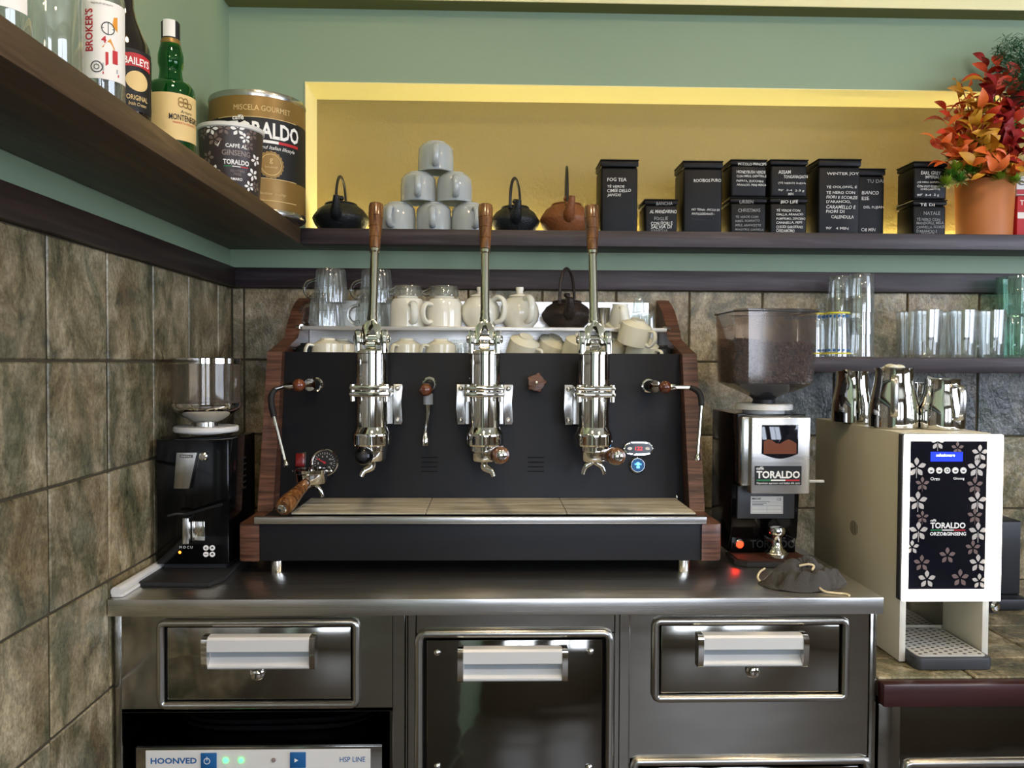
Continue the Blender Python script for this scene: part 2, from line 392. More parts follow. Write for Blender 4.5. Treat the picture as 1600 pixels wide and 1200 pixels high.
mb.box(XL-.1, NX0-.002, YB+.006, YB+.3, NZ0-.002, NZ1+.002)
mb.box(NX1+.002, XR, YB+.006, YB+.3, NZ0-.002, NZ1+.002)
wall_back = struct(mb.build('wall_back', 'green_paint'))
mb = MB(); mb.box(NX0-.0019, NX1+.0019, NY, NY+.05, NZ0-.0019, NZ1+.0019); mb.build('niche_back', 'gold_paint', wall_back)
mb = MB(); mb.box(NX0-.0019, NX1+.0019, YB+.002, NY, NZ1, NZ1+.0019)
mb.box(NX0-.0019, NX0, YB+.002, NY, NZ0, NZ1); mb.box(NX1, NX1+.0019, YB+.002, NY, NZ0, NZ1); mb.build('niche_reveal', 'cream_paint', wall_back)
mb = MB(); mb.box(XL-.1, XR+.1, YR-.1, YR, 0, ZC); struct(mb.build('wall_rear', 'rear_wall'))
mb = MB(); mb.box(XR, XR+.1, YR, YB+.3, 0, ZC); struct(mb.build('wall_right', 'rear_wall'))
# moulding under the ceiling along the back wall
mb = MB(); mb.box(XL-.006, XR, 2.146, YB+.006, 2.342, 2.345); mb.box(XL-.006, XR, 2.148, YB+.006, 2.345, ZC)
t1 = struct(mb.build('trim_1', 'olive_paint'))
mb = MB(); mb.box(XL-.006, XR, 2.143, 2.148, 2.3425, 2.52, .001); mb.build('fascia', 'cream_paint', t1)
# dark wooden rails over the tiles
mb = MB(); mb.box(XL-.006, XR, YB-.014, YB+.006, 1.5985, 1.651, .0015); struct(mb.build('trim_2', 'dark_wood'))
mb = MB(); mb.box(XL-.006, XL+.014, -1.0, YB-.014, 1.5985, 1.651, .0015); struct(mb.build('trim_3', 'rail_wood_y'))

# tiles: grout beds and one object for each tile
mb = MB(); mb.box(XL-.0062, XL-.004, -1.0, YB, .02, 1.5985); mb.build('grout_bed', 'grout', wall_left)
mb = MB(); mb.box(XL-.006, XR, YB+.004, YB+.0062, .02, 1.5985); mb.build('grout_bed', 'grout', wall_back)
T = .2
def tile(par, x0, x1, y0, y1, z0, z1, axis, cache={}):
    j = .0022; d = (round(x1-x0, 3), round(y1-y0, 3), round(z1-z0, 3), axis)
    if d not in cache:
        mb = MB(); hx, hy, hz = (x1-x0)/2, (y1-y0)/2, (z1-z0)/2
        if axis == 'x': mb.box(-.005, .0, -hy+j, hy-j, -hz+j, hz-j, .0022, 1)
        elif axis == 'y': mb.box(-hx+j, hx-j, 0, .005, -hz+j, hz-j, .0022, 1)
        else: mb.box(-hx+j, hx-j, -hy+j, hy-j, -.006, 0, .0022, 1)
        o = mb.build('tile', 'tile', par, world=False); cache[d] = o.data
    else:
        o = bpy.data.objects.new('tile', cache[d]); COL.objects.link(o); o.parent = par
    k = random.uniform(-.0008, .0004); rr = lambda: random.uniform(-.004, .004)
    c = [(x0+x1)/2, (y0+y1)/2, (z0+z1)/2]
    if axis == 'x': c[0] = XL+k; o.rotation_euler = (0, rr(), rr())
    elif axis == 'y': c[1] = YB-k; o.rotation_euler = (rr(), 0, rr())
    else: c[2] = z1+k*.4
    o.location = Vector(c) - par.location
    return o
ys = [.49+T*i for i in range(9)] + [YB]
for a, b in zip(ys[:-1], ys[1:]):
    for k in range(0, 6): tile(wall_left, XL, XL, a, b, .6+T*k-T, min(.6+T*k, 1.5985) , 'x')
xs = [XL] + [-.6593+T*i for i in range(0, 12)]
for a, b in zip(xs[:-1], xs[1:]):
    for z0 in (.8, 1.0, 1.2, 1.4):
        o = tile(wall_back, a, b, YB, YB, z0+.0055, min(z0+T+.0055, 1.5985), 'y')
        if z0 == 1.2 and a > .7: o.material_slots[0].link = 'OBJECT'; o.material_slots[0].material = MATS['tile_slate_shaded']

# windows and lamps of the room behind the camera (seen only as reflections and light)
for k, (x0, x1) in enumerate(((-.1, .75), (1.25, 2.3))):
    mb = MB(); z0, z1 = 1.0, 2.45
    for a in ((x0-.06, x0, z0-.06, z1+.06), (x1, x1+.06, z0-.06, z1+.06), (x0, x1, z1, z1+.06), (x0, x1, z0-.06, z0), ((x0+x1)/2-.025, (x0+x1)/2+.025, z0, z1)):
        mb.box(a[0], a[1], YR, YR+.07, a[2], a[3])
    wn = struct(mb.build('window_%d' % (k+1), 'white_plastic'))
    for q in (0, 1):
        xa = x0 if q == 0 else (x0+x1)/2+.025; xb = (x0+x1)/2-.025 if q == 0 else x1
        mb = MB(); mb.box(xa, xb, YR+.01, YR+.02, z0, z1); mb.build('pane', 'pane', wn)
mb = MB(); y0, y1, z0, z1 = -1.6, .9, 1.15, 2.45
for a in ((y0-.06, y0, z0-.06, z1+.06), (y1, y1+.06, z0-.06, z1+.06), (y0, y1, z1, z1+.06), (y0, y1, z0-.06, z0), ((y0+y1)/2-.03, (y0+y1)/2+.03, z0, z1)):
    mb.box(XR-.07, XR, a[0], a[1], a[2], a[3])
wn = struct(mb.build('window_3', 'white_plastic'))
for ya, yb in ((y0, (y0+y1)/2-.03), ((y0+y1)/2+.03, y1)):
    mb = MB(); mb.box(XR-.02, XR-.01, ya, yb, z0, z1); mb.build('pane', 'side_pane', wn)
for k, (x, y) in enumerate(((-.1, .75), (1.0, .9), (-.1, -1.0), (1.6, -.8), (-.42, 1.45))):  # the last, small lamp is unseen, added to brighten the upper left wall
    lt = thing('ceiling_lamp', 'round warm ceiling lamp, %s' % ('front left of the big four', 'front right of the big four', 'rear left of the big four', 'rear right of the big four', 'small unseen one added to brighten the left wall')[k], 'lamp', (x, y, ZC), 'ceiling lamps')
    mb = MB(); q_ = 1 if k < 4 else .42; mb.lathe([(0, 0), (.13*q_, 0), (.13*q_, -.05), (.115*q_, -.05), (.115*q_, -.02), (0, -.02)], (x, y, ZC)); mb.build('housing', 'white_plastic', lt)
    mb = MB(); mb.disc(.113*q_, -.045, -.022, (x, y, ZC)); mb.build('diffuser', 'lamp_glow', lt)

# ================================================================== SHELVES
mb = MB(); mb.box(-.482, 1.98, 2.088, NY-.001, 1.7005, 1.741, .0015)
tag(mb.build('wall_shelf', 'dark_wood'), 'long dark wooden shelf under the lit gold niche', 'shelf')
mb = MB(); mb.box(XL-.005, -.4826, -.6, YB+.005, 1.7005, 1.741, .0015)
tag(mb.build('wall_shelf', 'dark_wood_y'), 'dark wooden shelf along the left wall carrying the liquor bottles', 'shelf')
mb = MB(); mb.box(.735, 2.4, 2.0, YB-.001, 1.381, 1.419, .0015)
tag(mb.build('wall_shelf', 'dark_wood'), 'short dark wooden shelf carrying the drinking glasses at right', 'shelf')
lt = thing('led_strip', 'warm yellow light strip lying along the back of the niche', 'light strip', (.7, 2.325, 1.742))
mb = MB(); mb.box(NX0+.01, NX1-.01, 2.316, 2.334, 1.742, 1.746); mb.build('strip_base', 'white_plastic', lt)
mb = MB(); mb.box(NX0+.012, NX1-.012, 2.319, 2.331, 1.7462, 1.7485); mb.build('diodes', 'led', lt)
SH = 1.7415

# ================================================================== COUNTER
YC = 1.497                                     # front plane of the steel cabinets
wt = thing('worktop', 'brushed stainless steel worktop under the espresso machine', 'worktop', (0, 1.8, CT-.031))
mb = MB(); mb.box(XL+.001, .733, 1.478, YB-.003, CT-.031, CT, .0018); mb.build('slab', 'brushed_x', wt)
mb = MB(); a = PX(178, 930, XL+.012); 
mb.box(XL+.001, XL+.024, 1.492, 1.98, CT+.0002, CT+.006, .002); mb.tube([(XL+.011, 1.49, CT+.011), (XL+.011, 1.98, CT+.011)], .0095, 10); mb.build('wall_strip', 'pearl_plastic', wt)

def px_x(px, py, Y=YC): return PY(px, py, Y).x
def px_z(py, px=800, Y=YC): return PY(px, py, Y).z
def drawer_handle(par, x0, x1, z0, z1, y):
    h = (z1-z0)
    g = thing_part = None
    prof = [(y, z1), (y-.020, z1), (y-.024, z1-.004), (y-.025, z1-h*.42), (y-.021, z1-h*.46), (y-.008, z1-h*.50), (y-.008, z1-h*.70), (y-.016, z0+h*.2), (y-.021, z0+h*.1), (y-.021, z0+.003), (y-.018, z0), (y, z0)]
    mb = MB(); mb.prism(prof, 'yz', x0+.0105, x1-.0105); ho = mb.build('handle', 'pearl_plastic', par, ang=25)
    for a, b in ((x0, x0+.0102), (x1-.0102, x1)):
        mb = MB(); mb.prism([(y, z1+.001), (y-.018, z1+.001), (y-.024, z1-.003), (y-.0265, z1-h*.25), (y-.0255, z1-h*.5), (y-.0245, z0+h*.2), (y-.022, z0+.003), (y-.018, z0-.001), (y, z0-.001)], 'yz', a, b)
        mb.build('end_cap', 'chrome', ho)
    mb = MB(); mb.box(x0+.012, x1-.012, y-.0085, y-.0079, z1-h*.68, z1-h*.5); mb.build('grip_recess', 'pearl_grey', ho)
    return ho
def frame_trim(par, x0, x1, z0, z1, y, r=.0075, name='trim_frame', open_bottom=False):
    mb = MB(); 
    if open_bottom: mb.tube([(x0, y, z0), (x0, y, z1-.012), (x0+.004, y, z1-.003), (x0+.012, y, z1), (x1-.012, y, z1), (x1-.004, y, z1-.003), (x1, y, z1-.012), (x1, y, z0)], r, 12, up=(0, -1, 0), sm=False)
    else:
        c = .008; pts = []
        for (cx, cz, s) in ((x1-c, z1-c, 0), (x0+c, z1-c, 1), (x0+c, z0+c, 2), (x1-c, z0+c, 3)):
            pts += [(cx+c*math.cos(PI/2*s+t), y, cz+c*math.sin(PI/2*s+t)) for t in (0, PI/4, PI/2)]
        mb.tube(pts, r, 12, closed=True, up=(0, -1, 0))
    return mb.build(name, 'soft_steel', par)
def lock(par, x, z, y):
    mb = MB(); mb.lathe([(0, 0), (.013, 0), (.013, .004), (.011, .006), (.0095, .007), (.009, .012), (.0075, .013), (0, .013)], (x, y, z), 24, axis=(0, -1, 0)); lo = mb.build('lock', 'chrome', par)
    mb = MB(); mb.box(x-.0007, x+.0007, y-.0136, y-.013, z-.004, z+.004); mb.build('keyhole', 'slot_black', lo)
def drawer_unit(label, cx0, cx1, tx, tz, hx, hz, lk, zbot, extra=None):
    u = thing('drawer_cabinet', label, 'cabinet', ((cx0+cx1)/2, 1.8, 0))
    x0, x1 = px_x(tx[0], 1030), px_x(tx[1], 1030); z1, z0 = px_z(tz[0]), px_z(tz[1])
    zt = CT-.0315
    # face sheet with an opening for the drawer
    mb = MB(); g = .007
    mb.box(cx0, x0+g, YC, YC+.012, zbot, zt); mb.box(x1-g, cx1, YC, YC+.012, zbot, zt)
    mb.box(x0+g, x1-g, YC, YC+.012, z1-g, zt); mb.box(x0+g, x1-g, YC, YC+.012, zbot, z0+g); mb.build('face_sheet', 'brushed', u)
    frame_trim(u, x0+.004, x1-.004, z0+.004, z1-.004, YC-.003)
    mb = MB(); mb.box(x0+.0145, x1-.0145, YC-.002, YC+.40, z0+.013, z1-.013, .0025); d = mb.build('drawer', 'drawer_steel', u)
    mb = MB(); mb.box(x0+.0072, x1-.0072, YC+.010, YC+.0118, z0+.0072, z1-.0072); mb.build('drawer_gap', 'slot_black', u)
    drawer_handle(d, px_x(hx[0], 1010, YC-.02), px_x(hx[1], 1010, YC-.02), px_z(hz[1]), px_z(hz[0]), YC-.0022)
    lock(d, px_x(lk[0], lk[1]), px_z(lk[1]), YC-.0022)
    return u
xa, xb, xc, xd, xe = px_x(190, 1030), px_x(613, 1030), px_x(650, 1030), px_x(960, 1030), px_x(1357, 1030)
# left unit: drawer above an open bay
u = drawer_unit('steel drawer cabinet on the left with an open bay holding the dishwasher', xa, xb, (249, 561), (967, 1101), (316, 493), (988, 1037), (403, 1049), px_z(1109))
zb = px_z(1109)
mb = MB(); mb.box(xa, xb, YC, 2.18, zb-.001, zb+.006); mb.box(XL+.004, XL+.012, YC+.013, 2.18, .1, zb); mb.box(xb-.006, xb, YC+.013, 2.18, .1, zb); mb.box(XL+.004, xb, 2.17, 2.18, .1, zb); mb.box(XL+.004, xb, YC+.013, 2.17, .10, .11); mb.build('bay_lining', 'dark_steel', u)
mb = MB(); mb.box(XL+.003, xa, YC, YC+.03, .02, CT-.0315, .001); mb.build('corner_post', 'brushed', u)
# ribbed posts
def post(par, x0, x1, cuts):
    xs = [x0]+[px_x(c, 1050) for c in cuts]+[x1]
    for i, (a, b) in enumerate(zip(xs[:-1], xs[1:])):
        mb = MB(); mb.box(a+.0007, b-.0007, YC+(.0 if i % 2 == 0 else .003), YC+.02, .02, CT-.0315, .0006, 1); mb.build('post_sheet', 'brushed', par)
post(u, xb, xc, (633, 637))
# middle door
dz1 = px_z(988); dx0, dx1 = px_x(655, 1090), px_x(952, 1090)
u = thing('door_cabinet', 'steel cabinet with a polished mirror door below the machine', 'cabinet', ((xc+xd)/2, 1.8, 0))
mb = MB(); mb.box(xc+.001, xd-.001, YC, YC+.012, dz1-.002, CT-.0315); mb.box(xc+.001, dx0+.004, YC, YC+.012, .02, dz1); mb.box(dx1-.004, xd-.001, YC, YC+.012, .02, dz1); mb.build('face_sheet', 'brushed', u)
frame_trim(u, dx0, dx1, .06, dz1, YC-.004, .0085, open_bottom=True)
mb = MB(); mb.box(dx0+.005, dx1-.005, YC+.0121, YC+.014, .05, dz1); mb.build('door_gap', 'slot_black', u)
mb = MB(); mb.box(dx0+.0135, dx1-.0135, YC-.002, YC+.012, .07, dz1-.0135, .002); d = mb.build('door', 'mirror_steel', u)
drawer_handle(d, px_x(715, 1030, YC-.02), px_x(887, 1030, YC-.02), px_z(1058), px_z(1008), YC-.0022)
for px, py in ((683, 1019), (922, 1017), (683, 1196), (920, 1198)):
    p = PY(px, py, YC); mb = MB(); mb.lathe([(0, 0), (.0065, 0), (.006, .003), (.0035, .0052), (0, .006)], (p.x, YC-.0021, p.z), 18, axis=(0, -1, 0)); mb.build('bolt', 'chrome', d)
# right unit
u = drawer_unit('steel drawer cabinet on the right below the grey cloth', xd+.03, xe, (1020, 1323), (967, 1095), (1090, 1262), (988, 1037), (1175, 1049), px_z(1186))
post(u, xd, xd+.029, (968, 985))
mb = MB(); mb.box(xe+.001, .728, YC-.004, YC+.02, .02, CT-.0315, .001); mb.build('corner_post', 'brushed', u)
mb = MB(); mb.box(.722, .728, YC+.02, 2.18, .02, CT-.0315); mb.build('end_panel', 'brushed', u)
z2 = px_z(1190); frame_trim(u, xd+.038, xe-.002, .25, z2, YC-.003, .0085, 'lower_trim')
mb = MB(); mb.box(xd+.052, xe-.016, YC-.002, YC+.3, .262, z2-.013, .002); mb.build('lower_drawer', 'mirror_steel', u)
mb = MB(); mb.box(xd+.03, xe, YC+.013, YC+.016, .1, px_z(1186)); mb.build('drawer_gap', 'slot_black', u)

# dishwasher in the bay
dY = 1.515; x0, x1 = px_x(212, 1180, dY), px_x(597, 1180, dY); zt = px_z(1166, 400, dY)
u = thing('dishwasher', 'steel undercounter dishwasher with white control strip in the left bay', 'dishwasher', ((x0+x1)/2, 1.8, .111))
mb = MB(); mb.box(x0, x1, dY+.004, 2.1, .111, zt, .002); mb.build('body', 'dark_steel', u)
mb = MB(); mb.box(x0, x1, dY, dY+.0035, zt-.16, zt-.001, .001); mb.box(x0, x1, dY, dY+.0035, .13, zt-.165, .001); mb.build('front_sheet', 'brushed', u)
cx0, cx1 = px_x(228, 1185, dY), px_x(579, 1185, dY); cz1 = px_z(1171, 400, dY)
mb = MB(); mb.box(cx0, cx1, dY-.0015, dY, cz1-.075, cz1, .0006, 1); cp = mb.build('control_strip', 'white_label', u)
f = flat(0, dY-.0019, 0); cz = px_z(1187, 400, dY)
mb = MB(); mb.text('HOONVED', f, px_x(272, 1187, dY), cz, h=.0115, w=px_x(308, 1187, dY)-px_x(236, 1187, dY), bold=.03); mb.build('lettering', 'blue_print', cp); mb = MB(); mb.text('HSP LINE', f, px_x(551, 1187, dY), cz, h=.010, w=px_x(571, 1187, dY)-px_x(531, 1187, dY), bold=.01); mb.build('lettering', 'blue_print', cp)
for bx in (327, 466):
    x = px_x(bx, 1187, dY); mb = MB(); mb.box(x-.0148, x+.0148, dY-.004, dY-.0016, cz-.0148, cz+.0148, .001); b = mb.build('button', 'blue_print', cp)
    f2 = flat(0, dY-.0042, 0); mb = MB()
    if bx == 327: mb.circle(x-.003, cz, .006, f2, 20, .0046); mb.shape([(x-.0037, cz+.001), (x-.0023, cz+.001), (x-.0023, cz+.008), (x-.0037, cz+.008)], f2)
    else: mb.shape([(x-.006, cz-.004), (x+.001, cz), (x-.006, cz+.004)], f2)
    mb.build('symbol', 'white_print', b)
for lx, m_ in ((353, 'green_lamp'), (377, 'green_lamp'), (428, 'taupe_print')):
    x = px_x(lx, 1187, dY); mb = MB(); mb.lathe([(0, 0), (.0052 if lx == 353 else .0042, 0), (.004, .002), (0, .0032)], (x, dY-.0016, cz), 16, axis=(0, -1, 0)); mb.build('indicator', m_, cp)
# black serving trays on top of the dishwasher
for k, (dx, rz) in enumerate(((0, .02), (.005, .05))):
    zz = zt+.001+k*.0125; c = (px_x(443, 1150, 1.66)+dx, 1.69, zz)
    mb = MB(); n = 40; a_, b_ = .195, .125
    sup = lambda t, s: (s*a_*math.copysign(abs(math.cos(t))**.55, math.cos(t)), s*b_*math.copysign(abs(math.sin(t))**.55, math.sin(t)))
    rows = []
    for s_, z_ in ((.9, 0), (.97, .006), (1.02, .016), (1.03, .0165), (1.0, .0145), (.96, .008), (.89, .003)):
        rows.append([mb.bm.verts.new((*sup(2*PI*i/n, s_), z_)) for i in range(n)])
    for q in range(6):
        for i in range(n): mb.bm.faces.new([rows[q][i], rows[q][(i+1) % n], rows[q+1][(i+1) % n], rows[q+1][i]])
    mb.bm.faces.new(rows[0]); mb.bm.faces.new(rows[6])
    o = mb.build('serving_tray', 'black_plastic', world=False); o.location = c; o.rotation_euler = (0, 0, rz)
    tag(o, 'black plastic serving tray, %s of two stacked on the dishwasher' % ('lower', 'upper')[k], 'tray', 'serving trays in the bay')

# lower tiled counter on the right
u = thing('bar_counter', 'low tiled counter with dark red wooden edge under the drinks dispenser', 'counter', (1.3, 1.85, 0))
mb = MB(); mb.box(.7335, 2.3, 1.50, YB-.003, RZ-.035, RZ-.0055); mb.build('grout_bed', 'grout', u)
mb = MB(); mb.box(.7335, 2.3, 1.474, 1.4995, .764, RZ-.003, .003); mb.build('edge_board', 'wine_wood', u)
yy = [1.5005, 1.60, 1.80, 2.0, 2.19]
for a, b in zip(yy[:-1], yy[1:]):
    xx = [.7345] + [.92+.2*i for i in range(6)]
    for c0, c1 in zip(xx[:-1], xx[1:]): tile(u, c0, c1, a, b, RZ, RZ, 'z')
mb = MB(); mb.box(.7335, .775, 1.492, 1.51, .02, .7635, .001); mb.build('post_sheet', 'brushed', u)
mb = MB(); mb.box(.7755, 2.3, 1.495, 2.18, .02, .7635, .001); mb.build('front_sheet', 'mirror_steel', u)
frame_trim(u, px_x(1413, 1190), 2.2, .2, px_z(1190, 1450), 1.492, .0085)

# ================================================================== ESPRESSO MACHINE
MX = -.0145
em = thing('espresso_machine', 'large black three-lever espresso machine with walnut side panels', 'espresso machine', (MX, 1.9, CT))
OL, IL, IR, OR_ = -.511, -.477, .448, .482
prof = [(1.795, 1.071), (1.803, 1.0825), (1.881, 1.4235), (2.035, 1.458), (2.043, 1.468), (2.052, 1.482), (2.075, 1.508), (2.11, 1.535), (2.15, 1.556), (2.186, 1.571), (2.186, 1.071)]
for a, b in ((OL, IL), (IR, OR_)):
    mb = MB(); mb.prism(prof, 'yz', a, b, .0025); mb.build('side_panel', 'walnut', em)
for a, b, c in ((OL, -.4675, -1), (.4385, OR_, 1)):
    mb = MB()
    poly = [(a, 1.671), (a, 2.186), (b, 2.186), (b, 1.656), (a+.014, 1.656), (a+.004, 1.661)] if c < 0 else [(a, 1.656), (a, 2.186), (b, 2.186), (b, 1.671), (b-.004, 1.661), (b-.014, 1.656)]
    mb.prism(poly, 'xy', .9935, 1.0705, .003); mb.build('base_cheek', 'walnut', em)
mb = MB(); mb.box(-.467, .438, 1.659, 2.18, .9945, 1.0695, .0015); mb.build('base_panel', 'panel_black', em)
for x in (-.436, .405):
    for y in (1.676, 2.12):
        mb = MB(); mb.lathe([(0, 0), (.0125, 0), (.0135, .0015), (.0135, .024), (.012, .0258), (0, .0258)], (x, y, CT+.0002), 24); mb.build('foot', 'chrome', em)
# drip tray
mb = MB(); mb.box(-.4745, .4455, 1.646, 1.66, 1.0725, 1.0865, .0012); mb.box(-.474, .445, 1.66, 1.85, 1.0708, 1.074); tr = mb.build('drip_tray', 'brushed_x', em)
mb = MB(); mb.box(-.4735, .4445, 1.6605, 1.79, 1.0745, 1.0755); mb.build('tray_well', 'slot_black', tr)
gx = [-.405, -.13, .16, .428]
for a, b in zip(gx[:-1], gx[1:]):
    mb = MB(); mb.box(a+.0006, b-.0006, 1.664, 1.848, 1.0885, 1.0925, .001, 1); mb.build('grate_plate', 'stained_steel', tr)
mb = MB(); mb.prism([(1.853, 1.0745), (1.906, 1.4235), (1.918, 1.4235), (1.868, 1.0745)], 'yz', IL+.0004, IR-.0004, .0006); fp = mb.build('front_panel', 'panel_black', em)
def PAN(z): return 1.853 + (z-1.0745)*(1.906-1.853)/(1.4235-1.0745)      # front panel depth at height z
TLT = -math.atan((1.906-1.853)/(1.4235-1.0745))
def onp(px, py):
    y = 1.88
    for _ in range(4): p = PY(px, py, y); y = PAN(p.z)
    return PY(px, py, y)
pn = Vector((0, -math.cos(TLT), -math.sin(TLT)))                          # outward panel normal
# body shell, cup tray, upper rack
mb = MB(); mb.box(IL+.0004, IR-.0004, 1.93, 2.17, 1.08, 1.391, .001); mb.build('body_shell', 'black_satin', em)
mb = MB(); mb.box(IL+.001, IR-.001, 1.92, 2.165, 1.3915, 1.395); mb.box(IL+.001, IR-.001, 2.16, 2.165, 1.395, 1.62*0+1.487); mb.build('cup_tray', 'brushed_x', em)
zr = 1.4885
mb = MB(); mb.box(-.452, .424, 2.005, 2.168, zr-.004, zr, .001); rk = mb.build('cup_rack', 'brushed_x', em)
mb = MB(); mb.box(-.458, .432, 1.998, 2.0045, zr-.010, zr, .0015); mb.build('rack_rail', 'rack_steel', rk)
mb = MB(); mb.box(-.452, .424, 2.17, 2.173, zr, zr+.075); mb.build('rack_back', 'brushed_x', rk)
for x in (-.46, .432):
    mb = MB(); mb.tube([(x, 2.005, zr-.003), (x+(.012 if x > 0 else -.012), 2.02, zr-.003)], .0075, 12); mb.build('rail_end', 'chrome', rk)

GY = 1.79
def ring(mb, x, y, prof, seg=36): mb.lathe(prof, (x, y, 0), seg)
def group(gx, bolt_sides):
    Z = lambda py: PY(757, py, GY).z
    mb = MB(); r = .0345
    ring(mb, gx, GY, [(0, Z(552)), (r-.003, Z(552)), (r, Z(554)), (r, Z(601)), (r+.001, Z(601.5)), (r+.001, Z(621)), (r, Z(622)), (r, Z(626)), (r, Z(664)), (r, Z(666.5)), (r+.001, Z(668)), (.040, Z(675)), (.0418, Z(676.5)), (.0425, Z(678)), (.0425, Z(680)), (.0425, Z(691)), (.0425, Z(693)), (.0405, Z(695.5)), (.034, Z(697)), (.034, Z(699)), (0, Z(699))])
    g = mb.build('group_head', 'chrome', em, ang=22)
    # neck to the panel
    mb = MB(); mb.box(gx-.026, gx+.026, GY+.02, PAN(1.30)+.002, Z(668), Z(560), .004); mb.build('neck', 'chrome', g)
    # clamp flange
    for za, zb in ((602, 610), (611, 620)):
        mb = MB(); mb.box(gx-.044, gx+.044, GY-.041, GY+.045, Z(zb), Z(za), .005, 3); mb.build('clamp_flange', 'chrome', g)
    for sx in (-1, 1):
        mb = MB(); mb.disc(.0055, Z(627), Z(600), (gx+sx*.0365, GY-.034, 0), 12, .001); mb.build('clamp_bolt', 'chrome', g)
    for sx in bolt_sides:
        xx = gx+sx*.053
        mb = MB(); mb.prism([(xx-.010, Z(601)), (xx+.010, Z(601)), (xx+.012, Z(606)), (xx+.008, Z(630)), (xx+.008, Z(645)), (xx+.012, Z(659)), (xx+.009, Z(665)), (xx-.008, Z(665)), (xx-.010, Z(640))], 'xz', GY+.028, GY+.036, .0015); mb.build('side_bracket', 'soft_steel', g)
        for pz in (608, 658):
            mb = MB(); mb.ball((xx, GY+.026, Z(pz)), .0055, 12, 8); mb.build('bracket_bolt', 'chrome', g)
        mb = MB(); mb.box(gx+sx*.03-.012, gx+sx*.03+.012, GY+.03, PAN(1.28), Z(664), Z(603)); mb.build('bracket_arm', 'soft_steel', g)
    # clevis
    mb = MB(); mb.lathe([(0, Z(553)), (.037, Z(553)), (.037, Z(549.5)), (.033, Z(547)), (0, Z(546))], (gx, GY, 0)); mb.build('collar', 'brass_chrome', g)
    for sx in (-1, 1):
        a, b = (gx+sx*.0215, gx+sx*.035) if sx > 0 else (gx-.035, gx-.0215)
        pts = [(GY-.026, Z(552)), (GY-.027, Z(528)), (GY-.022, Z(519)), (GY-.008, Z(516)), (GY+.014, Z(517)), (GY+.024, Z(524)), (GY+.026, Z(552))]
        mb = MB(); mb.prism(pts, 'yz', min(a, b), max(a, b), .003); mb.build('clevis_ear', 'chrome', g)
        mb = MB(); mb.lathe([(0, 0), (.0085, 0), (.0085, .003), (.006, .005), (0, .005)], (gx+sx*.035, GY, Z(530)), 16, axis=(sx, 0, 0)); mb.build('pivot_cap', 'chrome', g)
    mb = MB(); mb.disc(.0105, -.0215, .0215, (gx, GY, Z(530)), 20, axis=(1, 0, 0)); mb.disc(.0085, -.011, .011, (gx, GY-.013, Z(541)), 18, .002, axis=(1, 0, 0)); mb.box(gx-.009, gx+.009, GY-.017, GY+.01, Z(549), Z(534), .003); mb.build('pivot_pin', 'chrome', g)
    # fork and lever
    A = Vector((gx, GY-.002, Z(530))); B = Vector((gx, GY+.068, PY(757, 320, GY+.068).z)); D = (B-A); L = D.length
    M = Matrix.Translation(A) @ Vector((0, 0, 1)).rotation_difference(D).to_matrix().to_4x4()
    mb = MB()
    for sx in (-1, 1):
        mb.prism([(sx*.0105, -.012), (sx*.0208, -.012), (sx*.0215, .018), (sx*.0195, .027), (sx*.011, .036), (0, .040), (0, .027), (sx*.0085, .023), (sx*.0105, .016)][::sx], 'xz', -.013, .013, .003, M)
    mb.build('lever_fork', 'brass_chrome', g)
    mb = MB(); mb.lathe([(0, .034), (.0115, .036), (.0125, .044), (.0105, .052), (.0112, .056), (.0105, .060), (.0102, .066), (.0098, .12), (.0090, L-.118), (.0118, L-.115), (.0120, L-.109), (.0100, L-.106), (0, L-.106)], seg=20, M=M); mb.build('lever_rod', 'brass_chrome', g)
    mb = MB(); mb.lathe([(0, L-.1065), (.0115, L-.1065), (.0125, L-.100), (.0132, L-.083), (.0128, L-.0825), (.0138, L-.081), (.0148, L-.058), (.0142, L-.057), (.0152, L-.056), (.0163, L-.034), (.0157, L-.033), (.0166, L-.032), (.0168, L-.008), (.0155, L-.002), (.011, L), (0, L)], seg=24, M=M); mb.build('lever_grip', 'rosewood', g, ang=25)
GX = [PY(581, 600, GY).x, PY(757, 600, GY).x, PY(928, 600, GY).x]
for x, bs in zip(GX, ((1,), (-1, 1), (-1,))): group(x, bs)

# steam wands
def wand(knob, wall, pts, tipn, sgn):
    a = onp(*wall); k = PY(knob[0], knob[1], 1.80)
    d = (k-a).normalized()
    mb = MB(); mb.tube([a-d*.004, a+d*.035], .0135, 18); s_ = mb.build('steam_wand', 'black_satin', em)
    mb = MB(); mb.lathe([(0, 0), (.0165, 0), (.0165, .004), (.014, .006), (0, .006)], a+pn*.0005, 22, axis=pn); mb.build('collar', 'chrome', s_); mb = MB(); mb.lathe([(0, 0), (.0142, 0), (.0142, .003), (0, .004)], a+d*.035, 20, axis=d); mb.build('collar', 'chrome', s_)
    mb = MB(); mb.ball(k, .0145, 20, 14); mb.build('knob', 'ball_wood', s_)
    q = [PY(x, y, Y) for x, y, Y in pts]
    mb = MB(); mb.tube([k, k+(q[0]-k)*.6, q[0]], [.008, .0085, .006], 12); mb.tube([q[0], q[1]], .0045, 10); mb.build('joint', 'chrome', s_)
    mb = MB(); mb.tube(q[1:5], [.0055, .0068, .0068, .0065], 12); mb.build('rubber_grip', 'rubber', s_)
    mb = MB(); mb.tube(q[4:], .0038, 10); mb.build('pipe', 'brass_chrome', s_)
    e = q[-1]; dd = (q[-1]-q[-2]).normalized(); mb = MB(); mb.lathe([(0, -.006), (.004, -.006), (.0065, .002), (.0068, .008), (.004, .011), (0, .011)], e, 14, axis=dd); mb.build('tip', 'chrome', s_)
